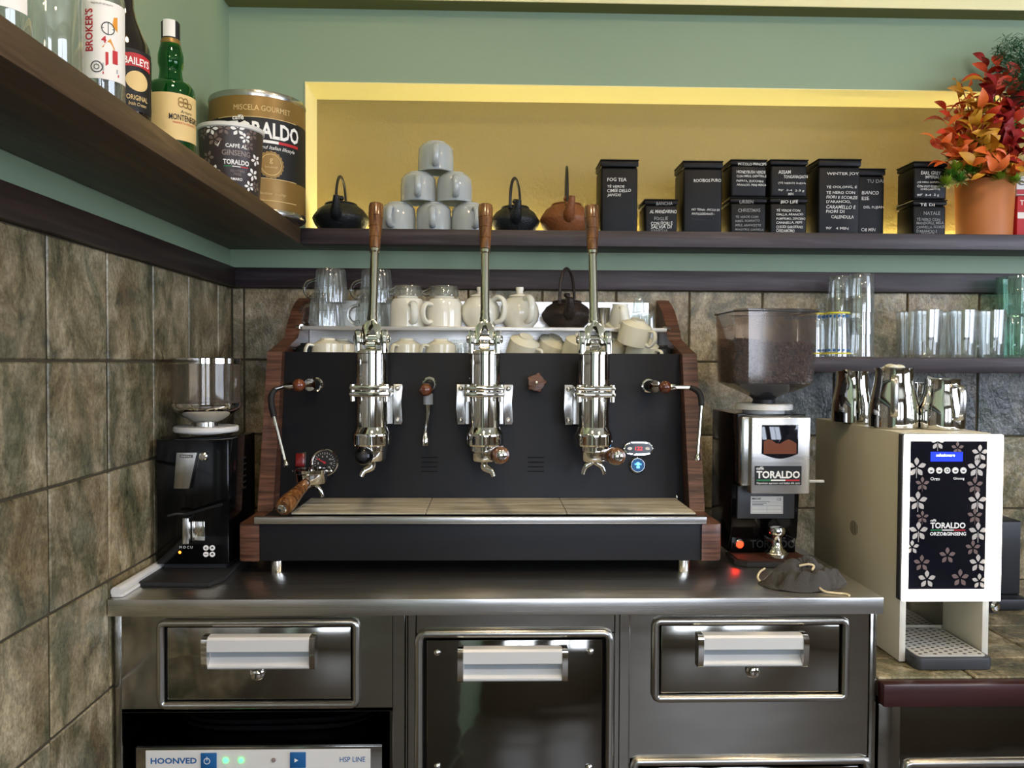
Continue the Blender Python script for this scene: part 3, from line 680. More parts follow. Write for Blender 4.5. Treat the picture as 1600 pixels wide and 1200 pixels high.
wand((467, 602), (494, 601), [(443, 604, 1.80), (430, 608, 1.80), (424, 618, 1.795), (424, 632, 1.79), (428, 651, 1.785), (446, 722, 1.77)], 0, -1)
wand((1039, 605), (1013, 603), [(1056, 605, 1.80), (1078, 605, 1.80), (1090, 611, 1.795), (1095, 620, 1.79), (1096, 634, 1.785), (1090, 713, 1.77)], 0, 1)
# hot water tap
a = onp(671, 600); k = PY(665, 609, 1.81); d = (k-a).normalized()
mb = MB(); mb.tube([a-d*.004, a+d*.05], .0125, 18); s_ = mb.build('water_tap', 'black_satin', em)
mb = MB(); mb.lathe([(0, 0), (.0165, 0), (.0165, .004), (.014, .006), (0, .006)], a+pn*.0005, 22, axis=pn); mb.build('collar', 'chrome', s_)
mb = MB(); mb.ball(k, .0148, 20, 14); mb.build('knob', 'ball_wood', s_)
q = [PY(x, y, 1.83) for x, y in ((669, 615), (669, 632), (669, 641), (667, 662), (665, 676), (664.5, 698))]
mb = MB(); mb.tube(q[:2], .0105, 6); mb.build('hex_nut', 'pearl_grey', s_)
mb = MB(); mb.tube(q[1:5], [.007, .006, .0035, .004], 12); mb.lathe([(0, 0), (.0045, 0), (.0055, .004), (.0085, .012), (.0095, .022), (.009, .029), (0, .029)], q[4], 16, axis=q[5]-q[4]); mb.build('spout', 'chrome', s_)
# star knob
c = onp(837, 601); mb = MB(); pts = []
for k in range(50):
    t = 2*PI*k/50; r = .0195+.0042*math.cos(5*t); pts.append((r*math.sin(t+.25), r*math.cos(t+.25)))
Mk = Matrix.Translation(c+pn*.030) @ Matrix.Rotation(TLT, 4, 'X')
mb.prism(pts, 'xz', -.007, .007, .003, Mk); s_ = mb.build('star_knob', 'walnut', em)
mb = MB(); mb.tube([c, c+pn*.03], .006, 12); mb.build('stem', 'chrome', s_)
mb = MB(); mb.ball(c+pn*.037, .0048, 12, 8); mb.build('cap_nut', 'chrome', s_)
# vents
for cx in (671, 837):
    for k in range(4):
        p = onp(cx, 715+k*7.2)+pn*.0006; f = flat(p.x, p.y, p.z, 0, TLT)
        mb = MB(); mb.patch(-.0188, .0188, -.0011, .0011, f); mb.build('vent_slot', 'slot_black', fp)
# gauge, switch, display, round button
def panel_disc(px, py, prof, m_, name, par, seg=32): 
    p = onp(px, py); mb = MB(); mb.lathe(prof, p, seg, axis=pn); return mb.build(name, m_, par)
g_ = panel_disc(508, 723, [(0, 0), (.0315, 0), (.0315, .008), (.0295, .010), (.0275, .008), (.0275, .0045), (0, .0045)], 'chrome', 'gauge', em)
panel_disc(508, 723, [(0, .0046), (.0272, .0046), (.0272, .0052), (0, .0052)], 'gauge_face', 'dial', g_)
p = onp(508, 723)+pn*.0056; f = flat(p.x, p.y, p.z, 0, TLT)
mb = MB()
for k in range(21):
    a = -.75*PI+1.5*PI*k/20+PI/2; r0 = .0205 if k % 5 else .018
    mb.shape([(r0*math.cos(a)-.0004*math.sin(a), r0*math.sin(a)+.0004*math.cos(a)), (.0235*math.cos(a)-.0004*math.sin(a), .0235*math.sin(a)+.0004*math.cos(a)), (.0235*math.cos(a)+.0004*math.sin(a), .0235*math.sin(a)-.0004*math.cos(a)), (r0*math.cos(a)+.0004*math.sin(a), r0*math.sin(a)-.0004*math.cos(a))], f)
for k, t in enumerate(('0', '2', '4', '6', '8', '10', '12', '14')):
    a = -.75*PI+1.5*PI*(7-k)/7+PI/2; mb.text(t, f, .0148*math.cos(a), .0148*math.sin(a), h=.0042)
o = mb.build('scale_marks', 'white_print', g_); o['kind'] = 'stuff'
mb = MB(); mb.shape([(.002, -.0035), (-.0015, .0025), (-.019, .0115), (-.0185, .0095)], lambda u, v: f(u, v)+pn*.0004); mb.circle(0, 0, .003, lambda u, v: f(u, v)+pn*.0005, 14); mb.build('needle', 'red_print', g_)
p = onp(470, 719); Ms = Matrix.Translation(p) @ Matrix.Rotation(TLT, 4, 'X')
mb = MB(); mb.box(-.0135, .0135, -.004, 0, -.018, .018, .002, M=Ms); sw = mb.build('power_switch', 'black_plastic', em)
mb = MB(); mb.box(-.0105, .0105, -.0075, -.0035, -.015, .015, .002, M=Ms); mb.build('rocker', 'red_switch', sw)
p = onp(997, 701); Mo = Matrix.Translation(p) @ Matrix.Rotation(TLT, 4, 'X')
def oval(a, b, n=36): return [(a*math.copysign(abs(math.cos(2*PI*k/n))**.62, math.cos(2*PI*k/n)), b*math.copysign(abs(math.sin(2*PI*k/n))**.75, math.sin(2*PI*k/n))) for k in range(n)]
mb = MB(); mb.prism(oval(.0345, .0155), 'xz', -.007, 0, .002, Mo); dp = mb.build('display', 'chrome', em)
mb = MB(); mb.prism(oval(.0305, .0122), 'xz', -.0078, -.0071, 0, Mo); mb.build('display_face', 'black_gloss', dp)
p2 = p+pn*.0084; f = flat(p2.x, p2.y, p2.z, 0, TLT)
mb = MB(); mb.text('122', f, 0, 0, h=.0085, w=.0165, bold=.01, shear=.1); mb.build('digits', 'red_digits', dp)
for sx in (-1, 1):
    mb = MB(); mb.shape([(sx*.0205+.0055*math.cos(2*PI*k/16), .0036*math.sin(2*PI*k/16)) for k in range(16)], f); mb.build('touch_key', 'white_print', dp)
b_ = panel_disc(996, 727, [(0, 0), (.0185, 0), (.0185, .006), (.0165, .008), (.0155, .0065), (0, .0065)], 'chrome', 'round_button', em)
panel_disc(996, 727, [(0, .0066), (.0153, .0066), (.0150, .0078), (0, .0078)], 'blue_print', 'button_face', b_)
p2 = onp(996, 727)+pn*.0082; f = flat(p2.x, p2.y, p2.z, 0, TLT)
mb = MB(); mb.circle(0, .003, .0042, f); mb.shape([(-.003, -.007), (.003, -.007), (.004, -.0025), (-.004, -.0025)], f); mb.shape([(-.0075, .0005), (-.0055, .0005), (-.0055, .004), (-.0075, .004)], f); mb.shape([(.0055, .0005), (.0075, .0005), (.0075, .004), (.0055, .004)], f); mb.build('lit_symbol', 'blue_lamp', b_)
p = onp(1057, 777); mb = MB(); mb.ball(p+pn*.004, .006, 12, 8, (.6, .6, 1)); mb.build('panel_stud', 'chrome', fp)

# ------------------------------------------------------------------ portafilters
def portafilter(label, base, tip, top_r=.0335, hmat='rosewood', spout='single', ring_open=False, end='chrome', loc=None, sp=(0, 0)):
    base = Vector(base); tip = Vector(tip)
    o = thing('portafilter', label, 'portafilter', loc or (base.x, base.y, base.z-.03), 'portafilters')
    h = .030
    prof = [(0, -h), (top_r*.82, -h), (top_r*.9, -h+.004), (top_r*.94, -.009), (top_r, -.007), (top_r, 0), (top_r-.003, 0)]
    prof += [(top_r-.004, -.018), (0, -.019)] if ring_open else [(0, -.0005)]
    mb = MB(); mb.lathe(prof, base, 30)
    if ring_open:
        for s_ in (-1, 1): mb.box(base.x+s_*top_r-.004, base.x+s_*top_r+.006*s_+.004, base.y-.007, base.y+.007, base.z-.006, base.z-.001, .0015)
    mb.build('basket', 'chrome', o)
    d = tip-base; d0 = Vector((d.x, d.y, d.z)); st = base+Vector((0, 0, -.014))+d0.normalized()*top_r*.75; L = (tip-st).length; d = (tip-st).normalized()
    mb = MB(); mb.tube([st, st+d*(L-.095)], [.0075, .0095], 14); mb.build('neck', 'chrome', o)
    s0 = L-.105; pr = [(0, s0), (.0115, s0), (.0125, s0+.008), (.0128, s0+.03), (.0155, s0+.055), (.0182, s0+.08), (.0182, s0+.095), (.0155, s0+.103), (.010, s0+.105), (0, s0+.105)]
    mb = MB(); mb.lathe(pr, st, 22, axis=d); hd = mb.build('handle', hmat, o)
    mb = MB(); mb.lathe([(0, 0), (.0098, 0), (.0098, .003), (.007, .0048), (0, .0052)], tip-d*.001, 18, axis=d); mb.build('end_cap', end, hd)
    b = base+Vector((0, 0, -h))
    if spout == 'single':
        dx, dy = sp
        pts = [b+Vector((0, 0, .003)), b+Vector((0, 0, -.012)), b+Vector((dx*.35, dy*.3, -.018)), b+Vector((dx*.75, dy*.7, -.023)), b+Vector((dx, dy, -.034))]
        mb = MB(); mb.tube(pts, [.0095, .0095, .0085, .0065, .005], 12, flat=.8); mb.build('spout', 'chrome', o)
    else:
        for s_ in (-1, 1):
            pts = [b+Vector((0, 0, .002)), b+Vector((s_*.006, -.004, -.004)), b+Vector((s_*.016, -.006, -.010)), b+Vector((s_*.022, -.006, -.020)), b+Vector((s_*.024, -.006, -.029))]
            mb = MB(); mb.tube(pts, [.007, .0068, .006, .0055, .005], 12); mb.build('spout', 'chrome', o)
    return o
zg = PY(757, 698, GY).z-.0005
portafilter('portafilter with a black handle locked into the left group head', (GX[0], GY, zg), PY(567, 713, 1.60), hmat='black_gloss', end='black_satin', sp=(-.022, -.012))
portafilter('portafilter with a wooden handle and single spout in the middle group head', (GX[1], GY, zg), PY(784, 711, 1.60), sp=(.022, -.012))
portafilter('portafilter with a wooden handle and double spout in the right group head', (GX[2], GY, zg), PY(966, 713, 1.60), spout='double')
bs = PY(487, 733, 1.765); tp = PY(441, 795, 1.638); bs.z = max(bs.z, 1.0926+.0595)
portafilter('loose portafilter with a wooden handle lying on the drip tray', bs, tp, .036, spout='double', ring_open=True, loc=(bs.x, bs.y, 1.0926))

# ================================================================== LEFT GRINDER
gY = 1.66
x0, x1 = -.6745, -.529; zt = PY(300, 687, gY).z; zb = CT+.019
u = thing('coffee_grinder', 'slim glossy black coffee grinder with a round clear hopper by the left wall', 'coffee grinder', ((x0+x1)/2, 1.72, CT))
mb = MB(); mb.box(x0, x1, gY, 1.845, zb, zt, .0025); bd = mb.build('body', 'black_gloss', u)
q = [PZ(208, 914, CT), PZ(215, 919, CT), PZ(325, 921, CT), PZ(345, 912, CT)]
mb = MB(); mb.prism([(-.678, 1.85), (-.53, 1.85), (-.519, 1.60), (-.535, 1.556), (-.665, 1.562), (-.6785, 1.575)], 'xy', CT+.0005, CT+.009, .0015); mb.build('base_plate', 'black_matte', u)
mb = MB(); mb.box(x0+.01, x1-.01, gY+.012, 1.84, CT+.009, zb+.001); mb.build('plinth', 'black_matte', u)
# chute plate with its print, knob
p = lambda px, py, Y=gY-.012: PY(px, py, Y)
a, b, c, d = p(276, 707, gY-.010), p(308, 707, gY-.010), p(297, 763, gY-.006), p(273, 763, gY-.006)
mb = MB(); mb.prism([(d.x, d.z), (c.x, c.z), (b.x, b.z), (a.x, a.z)], 'xz', gY-.012, gY-.0005, .0012); ch = mb.build('chute', 'soft_steel', u)
c = p(291, 713, gY-.0125); f = flat(0, gY-.0124, 0)
mb = MB(); mb.patch(c.x-.0125, c.x+.0125, c.z-.003, c.z+.003, f); pl = mb.build('name_plate', 'black_print', ch)
mb = MB(); mb.text('DIGITALE', flat(0, gY-.0127, 0), c.x, c.z, h=.0036, w=.021); mb.build('lettering', 'white_print', pl)
c = p(318, 713, gY-.005); mb = MB(); mb.lathe([(0, 0), (.008, 0), (.009, .003), (.0085, .008), (.006, .010), (0, .010)], (c.x, gY-.0003, c.z), 10, axis=(0, -1, 0)); mb.build('clip_knob', 'chrome', u)
# fork and portafilter rest
c = p(292, 828, gY-.01); mb = MB(); mb.box(c.x-.0065, c.x+.0065, gY-.018, gY-.0005, c.z-.028, c.z+.026, .002); mb.build('rest_post', 'soft_steel', u)
c2 = p(310, 830, gY-.004); mb = MB(); mb.box(c2.x-.013, c2.x+.0125, gY-.004, gY-.0004, c2.z-.020, c2.z+.020, .001); mb.build('rest_plate', 'chrome', u)
a, b, d = p(262, 806, gY-.03), p(292, 803, gY-.022), p(347, 788, gY-.03)
mb = MB(); mb.tube([a, (a+b)/2+Vector((0, 0, .002)), b, (b+d)/2, d], .0028, 8); mb.build('fork', 'black_satin', u)
f = flat(0, gY-.0006, 0); c = p(291, 855, gY)
mb = MB(); mb.text('M', f, c.x-.011, c.z, h=.005); mb.text('O', f, c.x-.0035, c.z, h=.005); mb.text('C', f, c.x+.004, c.z, h=.005); mb.text('U', f, c.x+.011, c.z, h=.005); o = mb.build('lettering', 'white_print', bd); o['kind'] = 'stuff'
for px, py, k in ((322, 856, 0), (332, 856, 1), (322, 866, 2), (332, 866, 3)):
    c = PY(px, py, gY); mb = MB(); mb.disc(.0055, 0, .0012, (c.x, gY-.0002, c.z), 18, axis=(0, -1, 0)); kb = mb.build('key', 'white_print', bd)
    f = flat(0, gY-.0017, 0); mb = MB(); mb.patch(c.x-.0028, c.x+.0028, c.z-.0007, c.z+.0007, f)
    if k == 0: mb.patch(c.x-.0007, c.x+.0007, c.z+.0008, c.z+.0028, f); mb.patch(c.x-.0007, c.x+.0007, c.z-.0028, c.z-.0008, f)
    if k in (1, 3): mb.circle(c.x, c.z+.001, .002, f, 10)
    o = mb.build('symbol', 'black_print', kb); o['kind'] = 'stuff'
c = PY(281, 863, gY); mb = MB(); mb.lathe([(0, 0), (.0028, 0), (.002, .0015), (0, .002)], (c.x, gY-.0002, c.z), 12, axis=(0, -1, 0)); mb.build('indicator', 'amber_lamp', bd)
for k in range(6):
    mb = MB(); zz = zt-.05-k*.013; mb.box(x1-.0004, x1+.0006, 1.74, 1.775, zz, zz+.003); mb.build('vent_slot', 'slot_black', bd)
hc = Vector((PY(322, 600, 1.745).x, 1.745, 0)); Zh = lambda py: PY(322, py, 1.745).z
mb = MB(); mb.lathe([(0, Zh(677)), (.035, Zh(677)), (.035, Zh(673)), (0, Zh(673))], hc); mb.lathe([(0, Zh(674)), (.064, Zh(674)), (.066, Zh(672)), (.066, Zh(667)), (.064, Zh(665.5)), (0, Zh(665.5))], hc); mb.build('adjust_ring', 'pearl_plastic', u)
mb = MB(); mb.lathe([(0, Zh(666)), (.024, Zh(666)), (.023, Zh(659)), (.034, Zh(656)), (.052, Zh(648)), (.066, Zh(641)), (.0715, Zh(636)), (.0725, Zh(632)), (.0725, Zh(629)), (.070, Zh(629)), (.069, Zh(634)), (.05, Zh(645)), (.02, Zh(655)), (0, Zh(655))], hc, 40); mb.build('hopper_cone', 'chrome', u)
mb = MB(); mb.lathe([(.0705, Zh(629)), (.0705, Zh(569)), (.0685, Zh(569)), (.0685, Zh(629))], hc, 40, closed=True); mb.build('hopper_glass', 'clear_plastic', u)
mb = MB(); mb.lathe([(0, Zh(559)), (.070, Zh(559)), (.0725, Zh(560)), (.0725, Zh(568)), (.0715, Zh(568.6)), (0, Zh(568.6))], hc, 40); mb.build('hopper_lid', 'chrome', u)
mb = MB(); mb.lathe([(0, Zh(645)), (.045, Zh(643)), (.066, Zh(632)), (.065, Zh(629)), (.03, Zh(626)), (0, Zh(627))], hc); 
random.seed(5)
mb.build('bean_heap', 'bean', u)
# cable stub beside it
# ================================================================== RIGHT GRINDER
hY = 1.695
u = thing('coffee_grinder', 'coffee grinder with a steel dosing box and a big smoky bean hopper', 'coffee grinder', (.62, 1.78, CT))
xl, xr = .552, .668
P_ = lambda px, py, Y=hY: PY(px, py, Y)
za, zb_ = P_(1215, 652).z, P_(1215, 772).z
# black casing behind the dosing box
mb = MB(); mb.prism([(1.735, za+.004), (1.93, za+.004), (1.93, CT+.012), (1.80, CT+.012), (1.775, CT+.05), (1.77, zb_+.01), (1.735, zb_+.02)], 'yz', .533, .683, .003); cs = mb.build('casing', 'black_gloss', u)
mb = MB(); mb.box(.536, .680, hY+.02, 1.76, zb_+.012, za+.002, .008); mb.build('dosing_shell', 'soft_steel', u)
mb = MB(); mb.box(P_(1174, 700).x, P_(1267, 700).x-.001, hY, hY+.03, zb_, za, .003); fb = mb.build('dosing_front', 'brushed_x', u)
w0, w1 = P_(1190, 690), P_(1247, 690); wt_, wb_ = P_(1215, 664).z, P_(1215, 715).z
mb = MB(); n = 10; pts = [(w1.x, wt_), (w0.x, wt_)] + [(w0.x+(w1.x-w0.x)*k/n, wb_+.008-.010*math.sin(PI*k/n)) for k in range(n+1)]
mb.prism(pts, 'xz', hY-.0016, hY-.0002, .0004); wn = mb.build('sight_window', 'screen_glass', u)
mb = MB(); pts = [(w0.x+.004, wb_+.008), (w0.x+.004, wb_+.030)] + [(w0.x+.004+(w1.x-w0.x-.008)*k/8, wb_+.034+.005*math.sin(k*1.3)) for k in range(9)] + [(w1.x-.004, wb_+.008)] 
mb.shape(pts, flat(0, hY-.0020, 0)); mb.build('ground_coffee', 'powder', wn)
l0, l1 = P_(1179, 745), P_(1252, 745); lt0, lt1 = P_(1215, 728).z, P_(1215, 758).z
mb = MB(); mb.box(l0.x, l1.x, hY-.0013, hY-.0002, lt1, lt0); lb = mb.build('label_plate', 'black_print', fb)
f = flat(0, hY-.0017, 0); cx, W = (l0.x+l1.x)/2, l1.x-l0.x
def toraldo(par, cx, cz, W, f, off=0, tagline=None):
    mb = MB(); mb.text('TORALDO', f, cx, cz, h=W*.16, w=W*.93, bold=.035); mb.build('brand_lettering', 'white_print', par)
    mb = MB(); mb.text('caff\u00e8', f, cx-W*.47, cz+W*.135, h=W*.065, align='L', bold=.02); mb.build('small_lettering', 'white_print', par)
    for k, m_ in enumerate(('green_print', 'white_print', 'red_print')):
        mb = MB(); mb.patch(cx-W*.46+k*W*.307, cx-W*.46+(k+1)*W*.307, cz-W*.135, cz-W*.105, f, 4); mb.build('colour_bar', m_, par)
    if tagline:
        mb = MB(); mb.text(tagline, f, cx, cz-W*.185, h=W*.055, w=W*.93, shear=.3); mb.build('tagline', 'white_print', par)
toraldo(lb, cx, lt1+(lt0-lt1)*.55, W, f, tagline='Napoletan espresso and Italian life style')
mb = MB(); a, b = P_(1258, 752, hY+.03), P_(1287, 752, hY+.03); mb.tube([a, b], .0032, 8); mb.build('dosing_lever', 'pearl_plastic', u)
mb = MB(); mb.ball(P_(1160, 757, hY+.05), .005, 12, 8); mb.build('side_knob', 'chrome', u)
# sticker below the box, tilted plate
sY = 1.768
a, b = PY(1172, 775, sY), PY(1222, 802, sY)
mb = MB(); mb.box(.545, .672, 1.764, 1.774, CT+.092, zb_+.008, .002); ap = mb.build('apron_plate', 'grey_plastic', u)
mb = MB(); mb.box(a.x, b.x, 1.7628, 1.7638, b.z, a.z); st = mb.build('type_sticker', 'white_label', ap)
f = flat(0, 1.7625, 0); Ws = b.x-a.x; Hs = a.z-b.z; mb = MB(); mb.text('MACAF', f, a.x+.003, a.z-.005, h=.0045, align='L', bold=.03); mb.text('CE', f, b.x-.004, a.z-.006, h=.006, align='R')
for k in range(3): mb.patch(a.x+.003, a.x+.003+Ws*(.55-.1*k), a.z-.0122-k*.0032, a.z-.0112-k*.0032, f)
for zz in (.021, .029, .036): mb.patch(a.x+.003, b.x-.003, a.z-zz, a.z-zz+.0004, f)
for fx in (.03, .5, .97): mb.patch(a.x+Ws*fx-.0002, a.x+Ws*fx+.0002, a.z-.036, a.z-.021, f)
o = mb.build('sticker_print', 'black_print', st); o['kind'] = 'stuff'
# tray with brown mat, switch, ghost lettering
q = [PZ(1147, 882, CT+.012), PZ(1160, 890, CT+.012), PZ(1262, 890, CT+.012), PZ(1285, 885, CT+.012)]
mb = MB(); mb.prism([(.530, 1.80), (.690, 1.80), (.700, 1.715), (.688, 1.700), (.548, 1.700), (.526, 1.72)], 'xy', CT+.0005, CT+.011, .002); mb.build('base_tray', 'black_matte', u)
mb = MB(); mb.prism([(.536, 1.798), (.684, 1.798), (.692, 1.718), (.684, 1.707), (.552, 1.707), (.534, 1.724)], 'xy', CT+.0112, CT+.0135); mb.build('tray_mat', 'mat_brown', u)
c = PY(1155, 850, 1.775); mb = MB(); mb.box(.536, .680, 1.776, 1.80, CT+.014, CT+.092, .003); lp = mb.build('lower_panel', 'black_gloss', u)
mb = MB(); mb.lathe([(0, 0), (.0105, 0), (.0105, .004), (.008, .006), (0, .006)], (c.x, 1.776, c.z), 20, axis=(0, -1, 0)); s_ = mb.build('power_switch', 'chrome', u)
mb = MB(); mb.lathe([(0, .0061), (.0078, .0061), (.0078, .0072), (0, .0078)], (c.x, 1.776, c.z), 18, axis=(0, -1, 0)); mb.build('switch_lamp', 'red_lamp', s_)
mb = MB(); mb.text('TORALDO', flat(0, 1.7754, 0), (c.x+.075), c.z, h=.018, w=.1, bold=.02); mb.build('raised_lettering', 'black_matte', lp)
for sx in (-1, 1): 
    c = PY(1212+sx*17, 838, 1.76); mb = MB(); mb.tube([c, c+Vector((sx*.004, -.03, 0)), c+Vector((-sx*.004, -.05, 0))], .0035, 8); mb.build('fork', 'soft_steel', u)
# hopper
hc = Vector((PY(1194, 560, 1.79).x, 1.79, 0)); Zh = lambda py: PY(1191, py, 1.79).z
mb = MB(); mb.lathe([(0, Zh(648)), (.045, Zh(648)), (.045, Zh(640)), (.062, Zh(639)), (.062, Zh(632)), (.058, Zh(630)), (0, Zh(630))], hc, 36); mb.build('adjust_ring', 'pearl_plastic', u)
mb = MB(); mb.lathe([(0, Zh(631)), (.026, Zh(631)), (.023, Zh(624)), (.032, Zh(618)), (.02, Zh(617)), (0, Zh(617))], hc, 28); mb.build('hopper_neck', 'black_satin', u)
def hexa(s, z): return [Vector((hc.x+s*x, hc.y+s*y, z)) for x, y in ((-.0655, -.09), (.0665, -.09), (.090, -.072), (.090, .072), (.066, .09), (-.066, .09), (-.090, .072), (-.090, -.072))]
def loft(mb, rings, cap0=True, cap1=True):
    rows = [[mb.bm.verts.new(v) for v in r_] for r_ in rings]; n = len(rows[0])
    for a, b in zip(rows[:-1], rows[1:]):
        for k in range(n): mb.bm.faces.new([a[k], a[(k+1) % n], b[(k+1) % n], b[k]])
    if cap0: mb.bm.faces.new(rows[0][::-1])
    if cap1: mb.bm.faces.new(rows[-1])
mb = MB(); s1 = .99
loft(mb, [hexa(.28, Zh(620)), hexa(.32, Zh(618)), hexa(.93*s1, Zh(599)), hexa(.95*s1, Zh(597)), hexa(s1, Zh(490)), hexa(s1-.03, Zh(490)), hexa(.92*s1, Zh(596)), hexa(.90*s1, Zh(598)), hexa(.30, Zh(616.5)), hexa(.25, Zh(618))], True, True)
mb.build('hopper', 'smoky_plastic', u, ang=20)
mb = MB(); loft(mb, [hexa(s1*1.03, Zh(490)), hexa(s1*1.03, Zh(487)), hexa(s1*.9, Zh(485.5))]); mb.build('hopper_lid', 'smoky_plastic', u, ang=20)
mb = MB(); loft(mb, [hexa(s1*1.032, Zh(490.5)), hexa(s1*1.032, Zh(489)), hexa(s1*.96, Zh(489)), hexa(s1*.96, Zh(490.5)), hexa(s1*1.032, Zh(490.5))], False, False); mb.build('lid_rim', 'black_satin', u, ang=20)
mb = MB(); loft(mb, [hexa(.24, Zh(617)), hexa(.29, Zh(615.5)), hexa(.87*s1, Zh(597.5)), hexa(.885*s1, Zh(595)), hexa(.90*s1, Zh(540)), hexa(.6, Zh(537))]); mb.build('bean_core', 'bean_dark', u, ang=20)
random.seed(7); mb = MB()
ico = bmesh.new(); bmesh.ops.create_icosphere(ico, subdivisions=1, radius=1); iv = [v.co.copy() for v in ico.verts]; jf = [[v.index for v in f_.verts] for f_ in ico.faces]; ico.free()
def bean(p, m=mb):
    M = Matrix.Translation(p) @ Matrix.Rotation(random.uniform(0, 6), 4, random.choice('XYZ')) @ Matrix.Rotation(random.uniform(0, 6), 4, 'Y') @ Matrix.Diagonal((.0060, .0044, .0034, 1))
    m._add([M @ v for v in iv], jf)
zt0, zb0 = Zh(540), Zh(595)
for k in range(620):      # against the front panes
    t = random.random(); s = (.89+(.905-.89)*t)*s1; z = zb0+(zt0-zb0+.006)*t
    e = hexa(s, z); i = random.choice((7, 0, 0, 0, 0, 1, 6)); q = random.random(); bean(e[i].lerp(e[(i+1) % 8], q))
for k in range(260):
    e = hexa(random.uniform(.1, .9)*s1, zt0); i = random.randrange(8); p = e[i].lerp(e[(i+1) % 8], random.random()); p.z += .012*max(0, -(p.x-hc.x)/.09)+random.uniform(0, .004); bean(p)
o = mb.build('coffee_beans', 'bean', u); o['kind'] = 'stuff'
# tamper on the tray
c = PZ(1213, 872, CT+.0136); c.y = max(min(c.y, 1.752), 1.735); tx = PY(1213, 860, c.y).x
tz = lambda py: PY(1213, py, c.y).z
o = thing('tamper', 'polished steel tamper standing on the brown mat of the grinder', 'tamper', (tx, c.y, CT+.0136)); b0 = CT+.0138
mb = MB(); mb.lathe([(0, 0), (.0245, 0), (.0255, .002), (.0255, .010), (.0235, .0125), (0, .0125)], (tx, c.y, b0), 32); mb.build('base', 'soft_steel', o)
mb = MB(); mb.lathe([(0, .0126), (.022, .0126), (.014, .021), (.0105, .032), (.0108, .044), (.015, .0505), (0, .0505)], (tx, c.y, b0), 28); mb.build('stem', 'chrome', o)
mb = MB(); mb.lathe([(0, .0506), (.0165, .0506), (.0185, .055), (.0185, .060), (.0165, .066), (.010, .069), (0, .0695)], (tx, c.y, b0), 28); mb.build('knob', 'chrome', o)

# ------------------------------------------------------------------ cloth
c = PZ(1258, 916, CT); 
o = thing('cleaning_cloth', 'crumpled dark grey cleaning cloth with a cream seam on the worktop', 'cloth', (c.x, c.y+.01, CT))
mb = MB(); nu, nv = 64, 22; rows = []
for j in range(nv+1):
    t = j/nv; row = []
    for i in range(nu):
        a = 2*PI*i/nu; rr = math.sin(t*PI/2)**.8
        ex = .083*(1+.10*math.sin(2*a+.6)+.05*math.sin(5*a)); ey = .052*(1+.12*math.sin(3*a+1))
        x, y = ex*rr*math.cos(a), ey*rr*math.sin(a)
        h = .040*(1-rr**2.4)
        wv = math.sin(x*95+y*60+2.2*math.sin(y*70)) ; w2 = math.sin(-x*60+y*150+1.7*math.sin(x*50+1)); n3 = noise.noise(Vector((x*26, y*26, 3.3)))
        k = min(1, (1-rr)*5+.15)
        h = max(.0012 if j < nv else 0, h + (.012*abs(wv)**.6+.006*w2+.022*n3+.006*abs(math.sin(x*210-y*90+n3*6))-.008)*k)
        row.append(mb.bm.verts.new((c.x+x, c.y+.01+y, CT+.0004+h)))
    rows.append(row)
for j in range(nv):
    for i in range(nu):
        mb.bm.faces.new([rows[j][i], rows[j][(i+1) % nu], rows[j+1][(i+1) % nu], rows[j+1][i]])
bmesh.ops.remove_doubles(mb.bm, verts=mb.bm.verts[:], dist=.00001)
mb.build('cloth_body', 'cloth_grey', o, ang=80, subsurf=1)
mb = MB(); mb.tube([(c.x-.085, c.y+.012, CT+.007), (c.x-.088, c.y+.016, CT+.014), (c.x-.082, c.y+.022, CT+.022), (c.x-.07, c.y+.028, CT+.028)], .0022, 8); mb.build('seam', 'cloth_trim', o)
mb = MB(); mb.tube([(c.x+.012, c.y-.036, CT+.008), (c.x+.018, c.y-.05, CT+.004), (c.x+.036, c.y-.058, CT+.003), (c.x+.052, c.y-.063, CT+.003), (c.x+.056, c.y-.070, CT+.002)], .002, 8); mb.build('hanging_loop', 'cloth_trim', o)
mb = MB(); mb.tube([(c.x-.012, c.y+.0, CT+.040), (c.x+.004, c.y-.004, CT+.044), (c.x+.014, c.y-.006, CT+.041), (c.x+.008, c.y-.012, CT+.034)], .0022, 8); mb.build('seam', 'cloth_trim', o)

# ================================================================== DRINKS DISPENSER
u = thing('drinks_dispenser', 'beige hot drinks dispenser with a glowing white door frame', 'drinks dispenser', (.90, 1.78, RZ))
BX0, BX1, BY0, BY1, BZ1 = .8125, .9915, 1.578, 2.0, 1.2665
mb = MB()
mb.box(BX0, BX0+.012, BY0, BY1, RZ+.003, BZ1, .001); mb.build('side_wall', 'beige_metal', u)
mb = MB(); mb.box(BX1-.012, BX1, BY0, BY1, RZ+.003, BZ1, .001); mb.build('side_wall', 'beige_metal', u)
mb = MB(); mb.box(BX0+.012, BX1-.012, BY0, BY1, BZ1-.01, BZ1, .001); mb.box(BX0+.012, BX1-.012, BY0+.004, BY1, .96, BZ1-.01); mb.box(BX0+.012, BX1-.012, 1.72, BY1, RZ+.003, .96); mb.build('core', 'beige_metal', u)
mb = MB(); mb.box(BX0+.0125, BX1-.0125, 1.714, 1.7195, RZ+.03, .96); mb.build('bay_back', 'mirror_steel', u)
for a in (BX0, BX1-.0125):
    mb = MB(); mb.box(a, a+.0125, BY0-.004, BY0-.0002, RZ+.003, .936, .0008); mb.build('front_edge', 'beige_edge', u)
